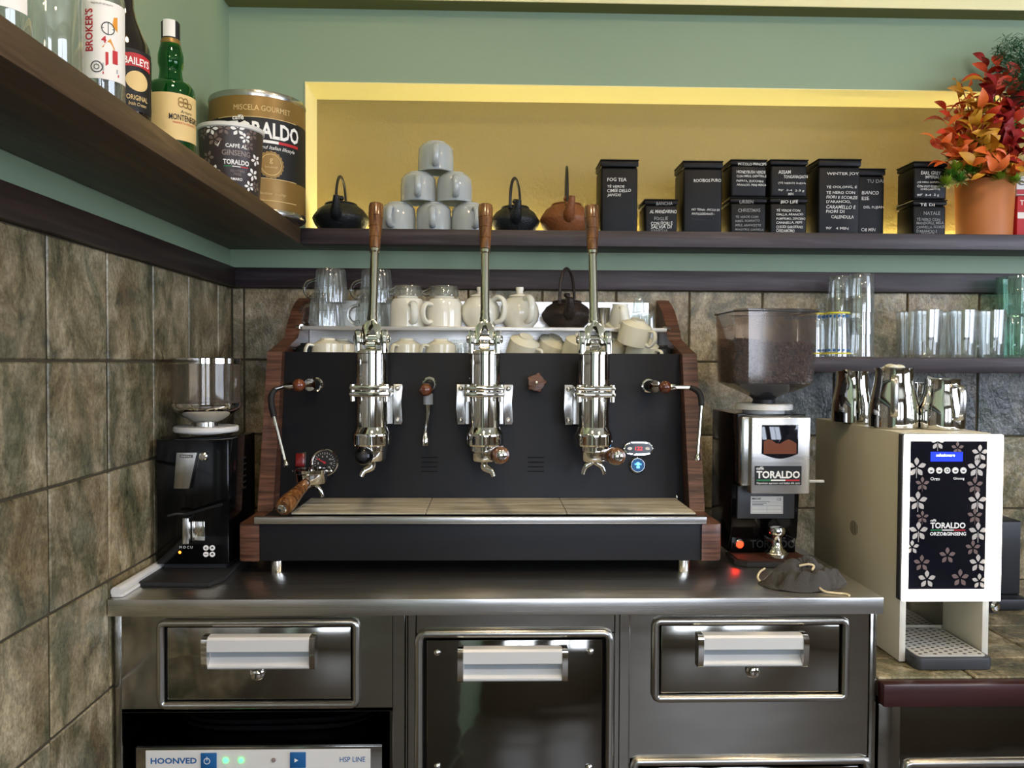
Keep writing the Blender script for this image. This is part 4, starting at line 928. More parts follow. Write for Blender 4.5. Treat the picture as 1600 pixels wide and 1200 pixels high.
# vent lines on the left side
for k in range(7):
    hh = .016*math.sqrt(max(.12, 1-((k-3)/3.6)**2)); yy_ = 1.765+k*.0055; c = PX(1337, 826, BX0)
    mb = MB(); mb.box(BX0-.0004, BX0+.0005, yy_-.0009, yy_+.0009, c.z-hh, c.z+hh); mb.build('vent_slot', 'slot_black', u)
for zz in (1.20, .995): 
    mb = MB(); mb.box(BX0-.003, BX0, BY0-.001, BY0+.004, zz-.02, zz+.02, .001); mb.build('hinge', 'soft_steel', u)
DX0, DX1, DZ0, DZ1, DY = .8065, 1.0015, .9385, 1.2655, 1.556
mb = MB(); mb.box(DX0-.002, DX1, DY+.004, BY0-.0005, DZ0, DZ1, .003); dr = mb.build('door', 'grey_plastic', u)
sx0, sx1, sz0, sz1 = PY(1420, 800, DY).x, PY(1541, 800, DY).x, PY(1480, 921, DY).z, PY(1480, 689, DY).z
mb = MB()
mb.box(DX0, sx0, DY-.004, DY+.0038, DZ0, DZ1, .0025); mb.box(sx1, DX1, DY-.004, DY+.0038, DZ0, DZ1, .0025); mb.box(sx0-.002, sx1+.002, DY-.004, DY+.0038, sz1, DZ1, .0025); mb.box(sx0-.002, sx1+.002, DY-.004, DY+.0038, DZ0, sz0, .0025)
mb.build('light_frame', 'lit_frame', dr)
mb = MB(); mb.box(sx0, sx1, DY, DY+.0035, sz0, sz1); sg = mb.build('front_glass', 'screen_glass', dr)
f = flat(0, DY-.0006, 0); q = lambda px, py: PY(px, py, DY)
c0, c1 = q(1454, 706), q(1504, 721); mb = MB(); mb.patch(c0.x, c1.x, c1.z, c0.z, f); lc = mb.build('screen', 'lcd', dr)
mb = MB(); c = q(1477, 711); mb.text('selezionare', flat(0, DY-.0010, 0), c.x, c.z, h=.0062, w=.037, bold=.01); mb.build('screen_text', 'lcd_text', lc)
for k in range(5):
    c = q(1454.5+k*12.6, 735); mb = MB(); mb.disc(.0062, 0, .0012, (c.x, DY-.0002, c.z), 20, axis=(0, -1, 0)); kb = mb.build('touch_key', 'white_print', dr)
    f3 = flat(0, DY-.0017, 0); mb = MB()
    if k == 2: mb.circle(c.x, c.z, .0034, f3, 14, .0022)
    else: mb.shape([(c.x-.003, c.z+.0002), (c.x-.002, c.z-.0026), (c.x+.002, c.z-.0026), (c.x+.003, c.z+.0002)], f3)
    o = mb.build('symbol', 'black_print', kb)
for t, px in (('Orzo', 1461), ('Ginseng', 1498)):
    c = q(px, 748); mb = MB(); mb.text(t, f, c.x, c.z, h=.0065, bold=.02); mb.build('lettering', 'white_print', dr)
c = q(1481, 821); toraldo(dr, c.x, c.z, q(1510, 800).x-q(1451, 800).x, f)
c = q(1481, 834); mb = MB(); mb.text('ORZO&GINSENG', f, c.x, c.z, h=.0072, w=.0715, bold=.03); mb.build('lettering', 'white_print', dr)
def inside(cu, cv, r): return sx0+r*.55 < cu < sx1-r*.55 and sz0+r*.8 < cv < sz1-r*.6
def clipf(u_, v_): return f(min(max(u_, sx0+.0003), sx1-.0003), min(max(v_, sz0+.0003), sz1-.0003))
for px, py, r, m_ in ((1432, 730, 15, 'screen_flower'), (1526, 731, 15, 'screen_flower'), (1434, 783, 15, 'screen_flower'), (1527, 783, 15, 'screen_flower'), (1435, 830, 15, 'screen_flower'), (1528, 831, 15, 'screen_flower'), (1528, 880, 14, 'screen_flower'), (1465, 691, 12, 'screen_flower'), (1531, 708, 13, 'screen_flower'), (1523, 758, 13, 'screen_flower_dim'), (1441, 756, 11, 'screen_flower_dim'), (1425, 855, 11, 'screen_flower'), (1441, 808, 10, 'screen_flower_dim'), (1523, 806, 12, 'screen_flower_dim'), (1520, 856, 12, 'screen_flower_dim'), (1440, 880, 13, 'screen_flower_dim'), (1448, 905, 14, 'screen_flower'), (1500, 903, 14, 'screen_flower_dim'), (1480, 868, 13, 'screen_flower_dim'), (1530, 908, 12, 'screen_flower'), (1496, 700, 10, 'screen_flower_dim')):
    c = q(px, py); mb = MB(); mb.flower(c.x, c.z, r*DY/FPX*1.05, clipf, stem=(py < 840)); o = mb.build('flower_print', m_, dr)
# drip tray
mb = MB()
def rrect(x0, x1, y0, y1, r):
    out = []
    for cx_, cy_, a0 in ((x1-r, y1-r, 0), (x0+r, y1-r, PI/2), (x0+r, y0+r, PI), (x1-r, y0+r, 1.5*PI)):
        out += [(cx_+r*math.cos(a0+t*PI/8), cy_+r*math.sin(a0+t*PI/8)) for t in range(5)]
    return out
mb.prism(rrect(BX0+.0135, BX1-.0135, 1.533, 1.712, .014), 'xy', RZ+.001, RZ+.0235, .002); dt = mb.build('drip_tray', 'grey_plastic', u)
mb = MB(); mb.prism(rrect(BX0+.021, BX1-.021, 1.543, 1.708, .010), 'xy', RZ+.0237, RZ+.0255); gr = mb.build('drip_grid', 'grid_steel', dt)
mb = MB()
for i in range(9):
    for j in range(11):
        x_ = BX0+.031+i*.0147; y_ = 1.553+j*.0142+(.007 if i % 2 else 0)
        mb.shape([(x_+.0042*math.cos(t*PI/5), y_+.0030*math.sin(t*PI/5)) for t in range(10)], lambda a_, b_: Vector((a_, b_, RZ+.0257)))
o = mb.build('grid_holes', 'slot_black', dt); o['kind'] = 'stuff'
for x_ in (.875, .925):
    mb = MB(); mb.tube([(x_, 1.63, .965), (x_-.004, 1.625, .925)], [.007, .0055], 12); mb.build('nozzle', 'black_plastic', u)
# stone-dark appliance at the right edge and the chrome knob
c = PZ(1600, 925, RZ)
u = thing('counter_appliance', 'dark appliance with a chrome knob half hidden behind the drinks dispenser', 'appliance', (1.17, 1.98, RZ))
mb = MB(); mb.prism(rrect(1.115, 1.30, 1.90, 2.12, .02), 'xy', RZ+.004, RZ+.03, .003); mb.prism([(1.15, RZ+.03), (1.30, RZ+.03), (1.30, RZ+.21), (1.165, RZ+.21)], 'xz', 1.94, 2.12, .006); mb.build('body', 'black_satin', u)
mb = MB(); mb.tube([(1.135, 1.915, RZ+.032), (1.145, 1.91, RZ+.12), (1.17, 1.93, RZ+.16)], .012, 12); mb.build('arm', 'grey_plastic', u)
c = PY(1556, 948, 1.74); mb = MB(); mb.tube([(c.x-.02, 1.80, c.z-.012), (c.x-.002, 1.745, c.z)], .016, 16); kb = mb.build('knob_arm', 'black_satin', u)
mb = MB(); mb.lathe([(0, 0), (.012, 0), (.0125, .004), (.009, .008), (0, .009)], (c.x-.002, 1.744, c.z), 18, axis=(.35, -1, .1)); mb.build('knob_cap', 'chrome', kb)
mb = MB(); mb.tube([(c.x-.02, 1.80, c.z-.012), (c.x-.005, 1.93, RZ+.02)], .010, 10); mb.build('knob_stem', 'black_satin', u)

# ------------------------------------------------------------------ milk pitchers on the dispenser
def pitcher(label, px, pyb, pyt, wpx, Y, hang, tilt=0):
    b = PY(px, pyb, Y); b.z = BZ1+.0005; H = PY(px, pyt, Y).z-b.z; R = wpx*Y/FPX/2
    o = thing('milk_pitcher', label, 'milk pitcher', (b.x, b.y, b.z), 'milk pitchers')
    pr = [(0, 0), (R*.92, 0), (R*.99, .003), (R, H*.18), (R*.985, H*.38), (R*.90, H*.55), (R*.80, H*.75), (R*.76, H*.93), (R*.80, H), (R*.77, H), (R*.73, H*.93), (R*.77, H*.75), (R*.87, H*.55), (R*.95, H*.38), (R*.96, H*.1), (0, .004)]
    mb = MB(); mb.lathe(pr, (0, 0, 0), 40)
    for v in mb.bm.verts:                         # pouring lip opposite the handle
        if v.co.z > H*.8:
            a = math.atan2(v.co.x, -v.co.y) - (hang+PI); a = (a+PI) % (2*PI)-PI
            k = max(0, 1-abs(a)/.5)**2*(v.co.z/H-.8)/.2; v.co.xy = v.co.xy*(1+.30*k); v.co.z += .006*k
    mb.build('jug', 'chrome', o, world=False)
    d = Vector((math.sin(hang), -math.cos(hang), 0)); pts = [d*R*.76+Vector((0, 0, H*.84)), d*(R*.98)+Vector((0, 0, H*.87)), d*(R*1.32)+Vector((0, 0, H*.82)), d*(R*1.40)+Vector((0, 0, H*.6)), d*(R*1.34)+Vector((0, 0, H*.3)), d*(R*1.15)+Vector((0, 0, H*.22)), d*(R*.97)+Vector((0, 0, H*.24))]
    side = d.cross(Vector((0, 0, 1)))
    mb = MB(); mb.tube(pts, .0030, 10, flat=2.6, up=d*.0+side.cross(d)); mb.build('handle', 'soft_steel', o, world=False)
    return o
pitcher('wide squat steel milk pitcher, leftmost on the drinks dispenser', 1331, 655, 580, 62, 1.84, 2.4)
pitcher('tall steel milk pitcher with frothy rim in the middle of the dispenser top', 1396, 664, 575, 74, 1.70, -.45)
pitcher('steel milk pitcher standing rightmost, handle facing out, on the drinks dispenser', 1471, 668, 592, 68, 1.67, .15)
pitcher('small steel milk pitcher tucked behind between the two larger ones', 1442, 655, 598, 42, 1.84, 1.2)
c = PY(1396, 575, 1.70); mb = MB(); random.seed(3)
for k in range(7): mb.ball((c.x+random.uniform(-.02, .016), 1.70+random.uniform(-.016, .016), c.z+random.uniform(-.004, .003)), random.uniform(.008, .013), 10, 6, (1.2, 1.1, .6))
o = mb.build('milk_froth', 'cream_ceramic'); o['kind'] = 'stuff'; tag(o, 'dried cream milk froth on the rim of the tall pitcher', 'froth')

# ================================================================== CUPS, POTS AND GLASSES
def cup_proto(name, m_, R, H, label, cat, group, hr=.0055, taper=.86, hw=.028, foot=True):
    """upright cup standing at the origin, handle towards -y; the caller turns it over"""
    o = thing(name, label, cat, (0, 0, 0), group)
    t = .004
    pr = [(0, 0), (R*taper*.62, 0), (R*taper*.66, .004), (R*taper*.88, .007), (R*.96, H*.22), (R, H*.55), (R, H-.002), (R-t*.5, H), (R-t, H-.002), (R-t, H*.55), (R*.96-t, H*.25), (R*taper*.8, .012), (0, .010)]
    mb = MB(); mb.lathe(pr, seg=36); mb.build('body', m_, o, world=False)
    pts = [(0, -R*.97, H*.82), (0, -R-.010, H*.85), (0, -R-hw*.85, H*.74), (0, -R-hw, H*.54), (0, -R-hw*.85, H*.36), (0, -R-.010, H*.26), (0, -R*.94, H*.29)]
    mb = MB(); mb.tube(pts, hr, 10, flat=1.5); mb.build('handle', m_, o, world=False)
    return o
def over(z): return z      # readability
# --- pyramid of grey cups on the shelf (turned over, handle to the front)
CR, CH = .047, .079
proto = cup_proto('stoneware_cup', 'grey_ceramic', CR, CH, 'x', 'cup', 'cups in the pyramid', .006, .9, .022)
sp = []
rowz = [SH, SH+CH+.0005, SH+2*CH+.001]
for lab, px, row, turn, dy in (('upside-down grey cup, left in the bottom row of the cup pyramid', 622, 0, .25, 0), ('upside-down grey cup, middle of the bottom row of the cup pyramid', 678, 0, .0, 0), ('upside-down grey cup, right in the bottom row of the pyramid behind a lever', 733, 0, -.35, 0),
                          ('upside-down grey cup, left in the middle row of the cup pyramid', 654, 1, -.05, 0), ('upside-down grey cup, right in the middle row of the cup pyramid', 710, 1, -.1, 0), ('upside-down grey cup crowning the cup pyramid', 681, 2, -.05, 0)):
    Y = 2.165; x = PY(px, 340-row*46, Y).x
    sp.append((lab, (x, Y, rowz[row]+CH), (PI, 0, PI-turn)))
for i, (lab, loc, rot) in enumerate(sp):
    if i == 0: proto.location = loc; proto.rotation_euler = rot; proto['label'] = lab
    else: dup(proto, loc, lab, rot=rot)

# --- cast iron teapots
def iron_pot(label, px, wpx, Y, z0, m_, Hb, ring_py, handle_turn, group, spout=True, knob=True, mpy=340, hmat='black_satin'):
    c = PY(px, mpy, Y); R = wpx*Y/FPX/2
    o = thing('cast_iron_teapot', label, 'teapot', (c.x, Y, z0), group)
    pr = [(0, 0), (R*.62, 0), (R*.66, .003), (R*.92, Hb*.32), (R*.995, Hb*.50), (R*1.0, Hb*.54), (R*.975, Hb*.60), (R*.80, Hb*.84), (R*.60, Hb*.97), (R*.57, Hb*.985), (R*.57, Hb), (0, Hb)]
    mb = MB(); mb.lathe(pr, (c.x, Y, z0), 40); mb.build('body', m_, o)
    mb = MB(); mb.lathe([(0, Hb), (R*.55, Hb), (R*.58, Hb+.002), (R*.54, Hb+.005), (R*.2, Hb+.009), (0, Hb+.0095)], (c.x, Y, z0), 32); ld = mb.build('lid', m_, o)
    mb = MB(); mb.lathe([(0, Hb+.009), (.004, Hb+.009), (.0035, Hb+.013), (.008, Hb+.017), (.0085, Hb+.021), (.005, Hb+.0255), (0, Hb+.0265)], (c.x, Y, z0), 16); mb.build('lid_knob', m_, ld)
    d = Vector((0, -1, 0))
    sx = .012 if spout is True else spout
    pts = [Vector((c.x, Y-R*.80, z0+Hb*.50)), Vector((c.x, Y-R*1.05, z0+Hb*.62)), Vector((c.x+sx*.3, Y-R*1.22, z0+Hb*.86)), Vector((c.x+sx*.5, Y-R*1.32, z0+Hb*1.10))]
    mb = MB(); mb.tube(pts, [.017, .0145, .010, .0075], 14); mb.build('spout', m_, o)
    top = PY(px, ring_py, Y).z; hz = z0+Hb*.95; rr = R*.72; hh = top-hz
    ct, st_ = math.cos(handle_turn), math.sin(handle_turn)
    pts = []
    for k in range(17):
        a = PI*k/16; u_ = rr*math.cos(a)*(1.0); pts.append((c.x+u_*st_, Y+u_*ct, hz+hh*math.sin(a)**.8))
    mb = MB(); mb.tube(pts, .0036, 10, flat=1.3); mb.build('bail_handle', hmat, o)
    for k in (0, 16):
        mb = MB(); mb.ball(pts[k], .0065, 12, 8); mb.build('handle_lug', m_, o)
    return o
iron_pot('black cast iron teapot at the left end of the niche shelf', 533, 87, 2.20, SH, 'iron_black', .078, 277, .06, 'cast iron teapots', mpy=345)
iron_pot('black cast iron teapot between the cup pyramid and the rust-brown teapot', 805, 76, 2.20, SH, 'iron_black', .074, 279, .32, 'cast iron teapots', mpy=345)
iron_pot('rust-brown cast iron teapot beside the black tea tins', 885, 83, 2.20, SH, 'iron_brown', .083, 262, .05, 'cast iron teapots', mpy=345)
iron_pot('dark brown cast iron teapot on the rack of the espresso machine', 886, 80, 2.085, zr+.0005, 'iron_dark', .066, 420, .50, 'cast iron teapots', mpy=480, spout=-.004, hmat='iron_dark')

# --- glass mugs (ribbed) on the rack, turned over and stacked in pairs
def glass_mug_proto(R, H):
    o = thing('glass_mug', 'x', 'mug', (0, 0, 0), 'ribbed glass mugs')
    t = .0028
    pr = [(0, 0), (R*.80, 0), (R*.84, .003), (R*.87, .012), (R*.92, H*.4), (R, H-.012), (R*1.0, H), (R-t, H), (R-t, H-.012), (R*.92-t, H*.4), (R*.86-t, .014), (0, .010)]
    mb = MB(); mb.lathe(pr, seg=120, rib=(24, .028, 2, 5)); mb.build('body', 'glass', o, world=False)
    pts = [(0, -R*.9, H*.80), (0, -R-.012, H*.84), (0, -R-.024, H*.72), (0, -R-.026, H*.55), (0, -R-.018, H*.38), (0, -R*.9, H*.30)]
    mb = MB(); mb.tube(pts, .0046, 12); mb.build('handle', 'solid_glass', o, world=False)
    return o
gm = glass_mug_proto(.042, .085); first = True
for lab, px, k, turn, Y, dx in (('ribbed glass mug, lower of the leftmost stack on the machine rack', 509, 0, 1.35, 2.085, 0), ('ribbed glass mug, upper of the leftmost stack on the machine rack', 517, 1, 1.45, 2.085, 0),
                          ('ribbed glass mug, lower of the stack behind the left lever', 581, 0, 1.2, 2.095, 0), ('ribbed glass mug, upper of the stack behind the left lever', 588, 1, 1.3, 2.095, 0)):
    x = PY(px, 470, Y).x; z = zr+.0006+.085+k*(.062)
    rot = (PI, 0, turn)
    if first: gm.location = (x, Y, z); gm.rotation_euler = rot; gm['label'] = lab; first = False
    else: dup(gm, (x, Y, z), lab, rot=rot)
# --- cream mugs turned over with a glass cup resting on each
cp_ = cup_proto('stoneware_mug', 'white_ceramic', .0445, .079, 'x', 'mug', 'cream mugs on the rack', .0062, .92, .024)
mugs = [('cream mug turned over on the rack with handle facing front', 637, 2.075, PI+.35), ('cream mug turned over on the rack with handle pointing left', 694, 2.075, 2.3)]
ms = []
for i, (lab, px, Y, rz) in enumerate(mugs):
    loc = (PY(px, 480, Y).x, Y, zr+.0006+.079); rot = (PI, 0, rz)
    if i == 0: cp_.location = loc; cp_.rotation_euler = rot; cp_['label'] = lab; o = cp_
    else: o = dup(cp_, loc, lab, rot=rot)
    g = thing('glass_cup', 'small glass cup turned over on top of the cream mug with its handle facing %s' % ('front', 'left')[i], 'cup', (loc[0], Y, loc[2]+.0006), 'glass cups on cream mugs')
    mb = MB(); R = .0375; H = .026
    mb.lathe([(R, 0), (R*.97, H*.6), (R*.9, H*.95), (R*.8, H), (0, H), (0, H-.004), (R*.78, H-.004), (R*.9, H*.6), (R-.0025, 0)], seg=36, closed=False); mb.build('bowl', 'glass', g, world=False)
    pts = [(-R*.95, 0, .004), (-R-.012, 0, .003), (-R-.016, 0, .010), (-R*.9, 0, .019)]; mb = MB(); mb.tube(pts, .0036, 10); mb.build('handle', 'solid_glass', g, world=False)
# --- white teapots
def white_pot(label, px, Y, hang):
    c = PY(px, 480, Y); z0 = zr+.0006; R = .0505
    o = thing('ceramic_teapot', label, 'teapot', (c.x, Y, z0), 'white teapots')
    mb = MB(); mb.lathe([(0, 0), (R*.66, 0), (R*.70, .004), (R*.92, .018), (R, .036), (R*.95, .055), (R*.75, .072), (R*.56, .079), (0, .080)], seg=40); mb.build('body', 'white_ceramic', o, world=False)
    mb = MB(); mb.lathe([(0, .0802), (R*.56, .0802), (R*.5, .0845), (R*.25, .0885), (.009, .090), (.0085, .094), (.0105, .100), (.010, .105), (0, .1065)], seg=28); mb.build('lid', 'white_ceramic', o, world=False)
    d = Vector((math.sin(hang), -math.cos(hang), 0)); V = lambda r_, z_: d*(R*r_)+Vector((0, 0, z_))
    mb = MB(); mb.tube([V(.72, .070), V(1.05, .078), V(1.38, .068), V(1.46, .045), V(1.30, .022), V(.93, .014)], .0062, 12, flat=1.5); mb.build('handle', 'white_ceramic', o, world=False)
    mb = MB(); mb.tube([-V(.8, 0)+Vector((0, 0, .035)), -V(1.2, 0)+Vector((0, 0, .05)), -V(1.5, 0)+Vector((0, 0, .075))], [.015, .010, .007], 12); mb.build('spout', 'white_ceramic', o, world=False)
white_pot('white ceramic teapot behind the middle lever', 751, 2.09, 1.0)
white_pot('white ceramic teapot beside the dark brown iron teapot', 812, 2.085, .38)
# --- right end of the rack
Y = 2.09; c = PY(942, 480, Y); mb = MB(); mb.lathe([(0, 0), (.014, 0), (.015, .002), (.019, .052), (.020, .054), (.018, .054), (.0135, .004), (0, .003)], (c.x, Y, zr+.0006), 28); tag(mb.build('steel_beaker', 'soft_steel'), 'small brushed steel beaker behind the right lever', 'beaker')
Y = 2.075; c = PY(969, 480, Y); o = thing('milk_jug', 'small white ceramic milk jug on the machine rack', 'jug', (c.x, Y, zr+.0006))
mb = MB(); R = .0265; mb.lathe([(0, 0), (R*.9, 0), (R*.96, .003), (R, .018), (R*.86, .045), (R*.74, .058), (R*.78, .063), (R*.70, .063), (R*.66, .056), (R*.9, .02), (R*.85, .006), (0, .005)], seg=32); mb.build('body', 'white_ceramic', o, world=False)
mb = MB(); mb.tube([(0, -R*.72, .054), (0, -R-.012, .052), (0, -R-.016, .034), (0, -R-.008, .016), (0, -R*.95, .014)], .0042, 10, flat=1.7); mb.build('handle', 'white_ceramic', o, world=False)
def tumbler_mesh(R, H, m_='glass', rib=None, taper=.80, seg=36, base=.008, t=.002):
    mb = MB(); mb.lathe([(0, 0), (R*taper*.96, 0), (R*taper, .002), (R*(taper+(1-taper)*.4), H*.4), (R, H-.001), (R-t*.5, H), (R-t, H-.001), (R*(taper+(1-taper)*.4)-t, H*.4), (R*taper-t, base), (0, base)], seg=seg, rib=rib); return mb
sg0 = None
for lab, px, k, Y in (('tiny shot glass, front left on the right end of the machine rack', 996, 0, 2.06), ('tiny shot glass, front right on the right end of the machine rack', 1014, 0, 2.07), ('tiny shot glass, back row of the right end of the machine rack', 1004, 0, 2.115), ('tiny shot glass stacked on top of the others on the machine rack', 998, 1, 2.085)):
    z = zr+.0006+.042+k*.0425; x = PY(px, 485, Y).x
    if sg0 is None: o = sg0 = tumbler_mesh(.0165, .042, rib=(12, .02, 2, 5), seg=48).build('shot_glass', 'glass', world=False)
    else: o = sg0.copy(); COL.objects.link(o)
    o.location = (x, Y, z); o.rotation_euler = (PI, 0, 0); tag(o, lab, 'glass', 'shot glasses on the rack')
# --- cups lying on the machine's cup tray
tz0 = 1.3955
tc = cup_proto('cream_cup', 'cream_ceramic', .0385, .062, 'x', 'cup', 'cream cups on the cup tray', .004, .72, .019)
first = True
for lab, px, py, Y, rot in (
    ('cream cup turned over on the tray at the far left', 512, 541, 1.985, (PI, 0, 2.2)), ('cream cup turned over on the tray, second at far left', 534, 548, 2.05, (PI, 0, 1.0)),
    ('cream cup turned over on the tray right of the left lever', 635, 545, 1.985, (PI, 0, 2.6)), ('cream cup turned over on the tray left of the middle lever', 689, 547, 1.985, (PI, 0, 2.2)),
    ('tilted cream cup on the tray right of the middle lever', 818, 545, 1.99, (PI-.45, .2, -2.2)), ('tilted cream cup between the middle and right levers', 862, 545, 2.045, (PI-.5, .25, -2.1)), ('cream cup leaning behind the right lever', 905, 545, 1.985, (PI-.4, .2, -2.2)),
    ('cream cup leaning right beside the right lever', 956, 544, 2.05, (PI-.45, .25, -2.2)), ('cream cup under the topmost leaning cup at the tray right end', 1004, 548, 1.985, (PI-.4, .15, -2.3)), ('topmost leaning cream cup at the right end of the tray', 993, 520, 1.962, (PI-.35, .1, -2.3)), ('cream cup low behind the right lever top', 962, 520, 2.095, (PI-.4, .15, -2.2))):
    p = PY(px, py, Y); z = max(p.z, 1.412)
    if 'turned over' in lab: loc = (p.x, Y, tz0+.0625)
    else:
        M = Matrix.Rotation(rot[2], 3, 'Z') @ Matrix.Rotation(rot[1], 3, 'Y') @ Matrix.Rotation(rot[0], 3, 'X'); off = M @ Vector((0, 0, .028)); loc = (p.x-off.x, Y-off.y, z+.006-off.z)
    if first: tc.location = loc; tc.rotation_euler = rot; tc['label'] = lab; first = False
    else: dup(tc, loc, lab, rot=rot)
Y = 1.99; o = tumbler_mesh(.026, .06, rib=(10, .03, 1, 6), seg=60).build('glass_tumbler', 'glass', world=False); o.location = (PY(716, 540, Y).x, Y, tz0+.0605); o.rotation_euler = (PI, 0, 0); tag(o, 'small faceted glass upside down on the tray left of the middle lever', 'glass')
Y = 2.0; o = cup_proto('dark_cup', 'iron_black', .03, .05, 'dark cup turned over in the left corner of the cup tray', 'cup', 'dark cups', .004, .8, .016); o.location = (PY(472, 543, 2.0).x+.012, Y, tz0+.051); o.rotation_euler = (PI, 0, 2)
o2 = dup(o, (PY(1037, 543, 2.0).x-.006, Y, tz0+.051), 'dark cup turned over in the right corner of the cup tray')

# ------------------------------------------------------------------ glasses on the right shelf
GS = 1.4196; proto = {}
def shelf_glass(lab, px, Y, R, H, m_='glass', k=0, rib=None, up=False, seg=40, group='tumblers on the right shelf', z=None, taper=.80):
    key = (R, H, m_, rib)
    if key not in proto: o = proto[key] = tumbler_mesh(R, H, m_, rib, taper, seg).build('tumbler', m_, world=False)
    else: o = proto[key].copy(); COL.objects.link(o)
    zz = GS if z is None else z
    o.location = (PY(px, 500, Y).x, Y, zz if up else zz+H); o.rotation_euler = (0 if up else PI, 0, random.uniform(0, 3)); tag(o, lab, 'glass', group); return o
RB = (16, .012, 2, 5)
for i, (px, Y) in enumerate(((1421, 2.115), (1450, 2.05), (1481, 2.115), (1505, 2.05), (1530, 2.115), (1550, 2.05))):
    o = shelf_glass('clear tumbler, %s of six in the row left of the green glasses' % ('first', 'second', 'third', 'fourth', 'fifth', 'sixth')[i], px, Y, .033, .122, rib=RB, seg=64, up=True, taper=.84)
    if i in (1, 3, 5):
        mb = MB(); f = cyl(0, 0, .0308, -.25, .048); mb.text('BEA' if i < 5 else 'BIT', f, 0, 0, h=.006, bold=.02); mb.build('print', 'black_print', o, world=False); o.rotation_euler.z = 0
for i, (px, Y, n) in enumerate(((1345, 2.06, 3), (1312, 2.12, 3))):
    for k in range(n):
        o = shelf_glass('clear tumbler, %s of the %s stack of three' % (('lowest', 'middle', 'topmost')[k], ('front', 'rear')[i]), px, Y, .0335, .10, rib=None, up=False, z=GS+k*(.056)+(.0005), taper=.86)
for i, (px, Y) in enumerate(((1308, 2.045), (1274, 2.09), (1244, 2.15))):
    o = shelf_glass('glass with yellow rings and blue print, %s of three by the hopper' % ('nearest', 'second', 'farthest')[i], px, Y, .0335, .117, up=False, taper=.8801); o['label'] = o['label']
    for zz, nm, m_, hh in ((.004, 'yellow_ring', 'yellow_print', .0035), (.106, 'yellow_ring', 'yellow_print', .0035), (.012, 'blue_print', 'blue_print', .006), (.098, 'blue_print', 'blue_print', .005)):
        R_ = .0335*(.8801+(1-.8801)*(.117-zz if False else zz)/.117)+.0006
        mb = MB()
        if nm == 'yellow_ring': mb.lathe([(R_, zz), (R_+.0002, zz+hh)], seg=36)
        else:
            for q_ in range(18):
                a = 2*PI*q_/18; ff = cyl(0, 0, R_, a, zz); mb.shape([(-.0035, 0), (.001, -.001), (.0042, .002), (.001, hh), (-.002, hh*.8)], ff)
        ob = mb.build(nm, m_, o, world=False)
        if nm == 'blue_print': ob['kind'] = 'stuff'
for i, (px, Y, k) in enumerate(((1590, 2.13, 0), (1590, 2.13, 1))):
    shelf_glass('pale green glass, %s of the stack at the right edge' % ('lower', 'upper')[i], px, Y, .052, .108, 'green_tint_glass', rib=(14, .016, 2, 4), seg=56, z=GS+k*.1085, up=True, group='pale green glasses', taper=.9)

# ================================================================== TEA TINS
def tin(label, x0p, x1p, topp, Y, botp=None, lines=(), base=None, hand=.0):
    a, b = PY(x0p, 300, Y), PY(x1p, 300, Y); Wd = b.x-a.x; zt = PY((x0p+x1p)/2, topp, Y).z
    z0 = SH if base is None else base
    o = thing('tea_tin', label, 'tea tin', ((a.x+b.x)/2, Y+Wd/2, z0), 'black tea tins')
    hl = .020 if zt-z0 > .12 else .015
    mb = MB(); mb.box(a.x+.002, b.x-.002, Y+.002, Y+Wd-.002, z0, zt-hl, .006, 3); bo = mb.build('can', 'tin_black', o)
    mb = MB(); mb.box(a.x, b.x, Y, Y+Wd, zt-hl+.0004, zt-.003, .0045, 2); mb.box(a.x-.0006, b.x+.0006, Y-.0006, Y+Wd+.0006, zt-.0032, zt, .0012, 1); mb.build('lid', 'tin_black', o)
    for kind in ('chalk', 'chalk_dim'):
        mb = MB(); n = 0
        for (t, fx, fz, wf, *r_) in lines:
            dim = bool(r_)
            if dim != (kind == 'chalk_dim'): continue
            zz = zt-(zt-z0)*fz; on_lid = zz > zt-hl
            yy_ = (Y-.0006) if on_lid else (Y+.0012)
            f = flat(0, yy_, 0); h = min(.0088, .092*wf/max(len(t), 3)*1.55)
            mb.text(t, f, a.x+Wd*fx, zz, h=h*1.05, w=Wd*wf, align='L', bold=.010, shear=random.uniform(-.05, .18), rot=random.uniform(-.02, .03), jit=.0004); n += 1
        if n: ob = mb.build('chalk_writing', kind, bo); ob['kind'] = 'stuff'
        else: mb.bm.free()
    return o, zt
TY = 2.135; D1 = 1
tin('tall black tin chalked FOG TEA, leftmost of the tea tins', 938, 998, 249, TY, lines=[('FOG TEA', .18, .27, .5), ('T\u00c8 VERDE', .18, .36, .45), ('CIMEE DELLO', .18, .42, .62), ('JANGXI', .18, .485, .36)])
tin('short black tin chalked BANCHA beside the FOG TEA tin', 1007, 1060, 311, TY, lines=[('BANCHA', .35, .13, .48, 1), ('AL MANDARINO', .16, .36, .8), ('FOGLIE', .3, .56, .4, 1), ('CON FIORI E', .2, .70, .64), ('SALVIA DI', .2, .80, .62), ('VANIGLIA', .2, .91, .5, 1)])
tin('tall black tin chalked ROOIBOS PURO', 1067, 1130, 251, TY, lines=[('ROOIBOS PURO', .27, .27, .68), ('NO TEINA - RICCO DI', .22, .66, .70), ('ANTIOSSIDANTI -', .22, .72, .58), ('QUERCITO', .22, .78, .36)])
_, zz = tin('short black tin chalked URBEN CHRISTMAS under the PICCOLO PRINCIPE tin', 1141, 1199, 308, TY, lines=[('URBEN', .25, .13, .38, 1), ('CHRISTMAS', .22, .35, .6, 1), ('T\u00c8 VERDE CON', .15, .52, .62, 1), ('RIBES, SOFFIATO', .15, .64, .66, 1), ('MELE, ARANCETTE', .15, .75, .70, 1), ('MANDORLE, CANNELLA', .15, .86, .76, 1)])
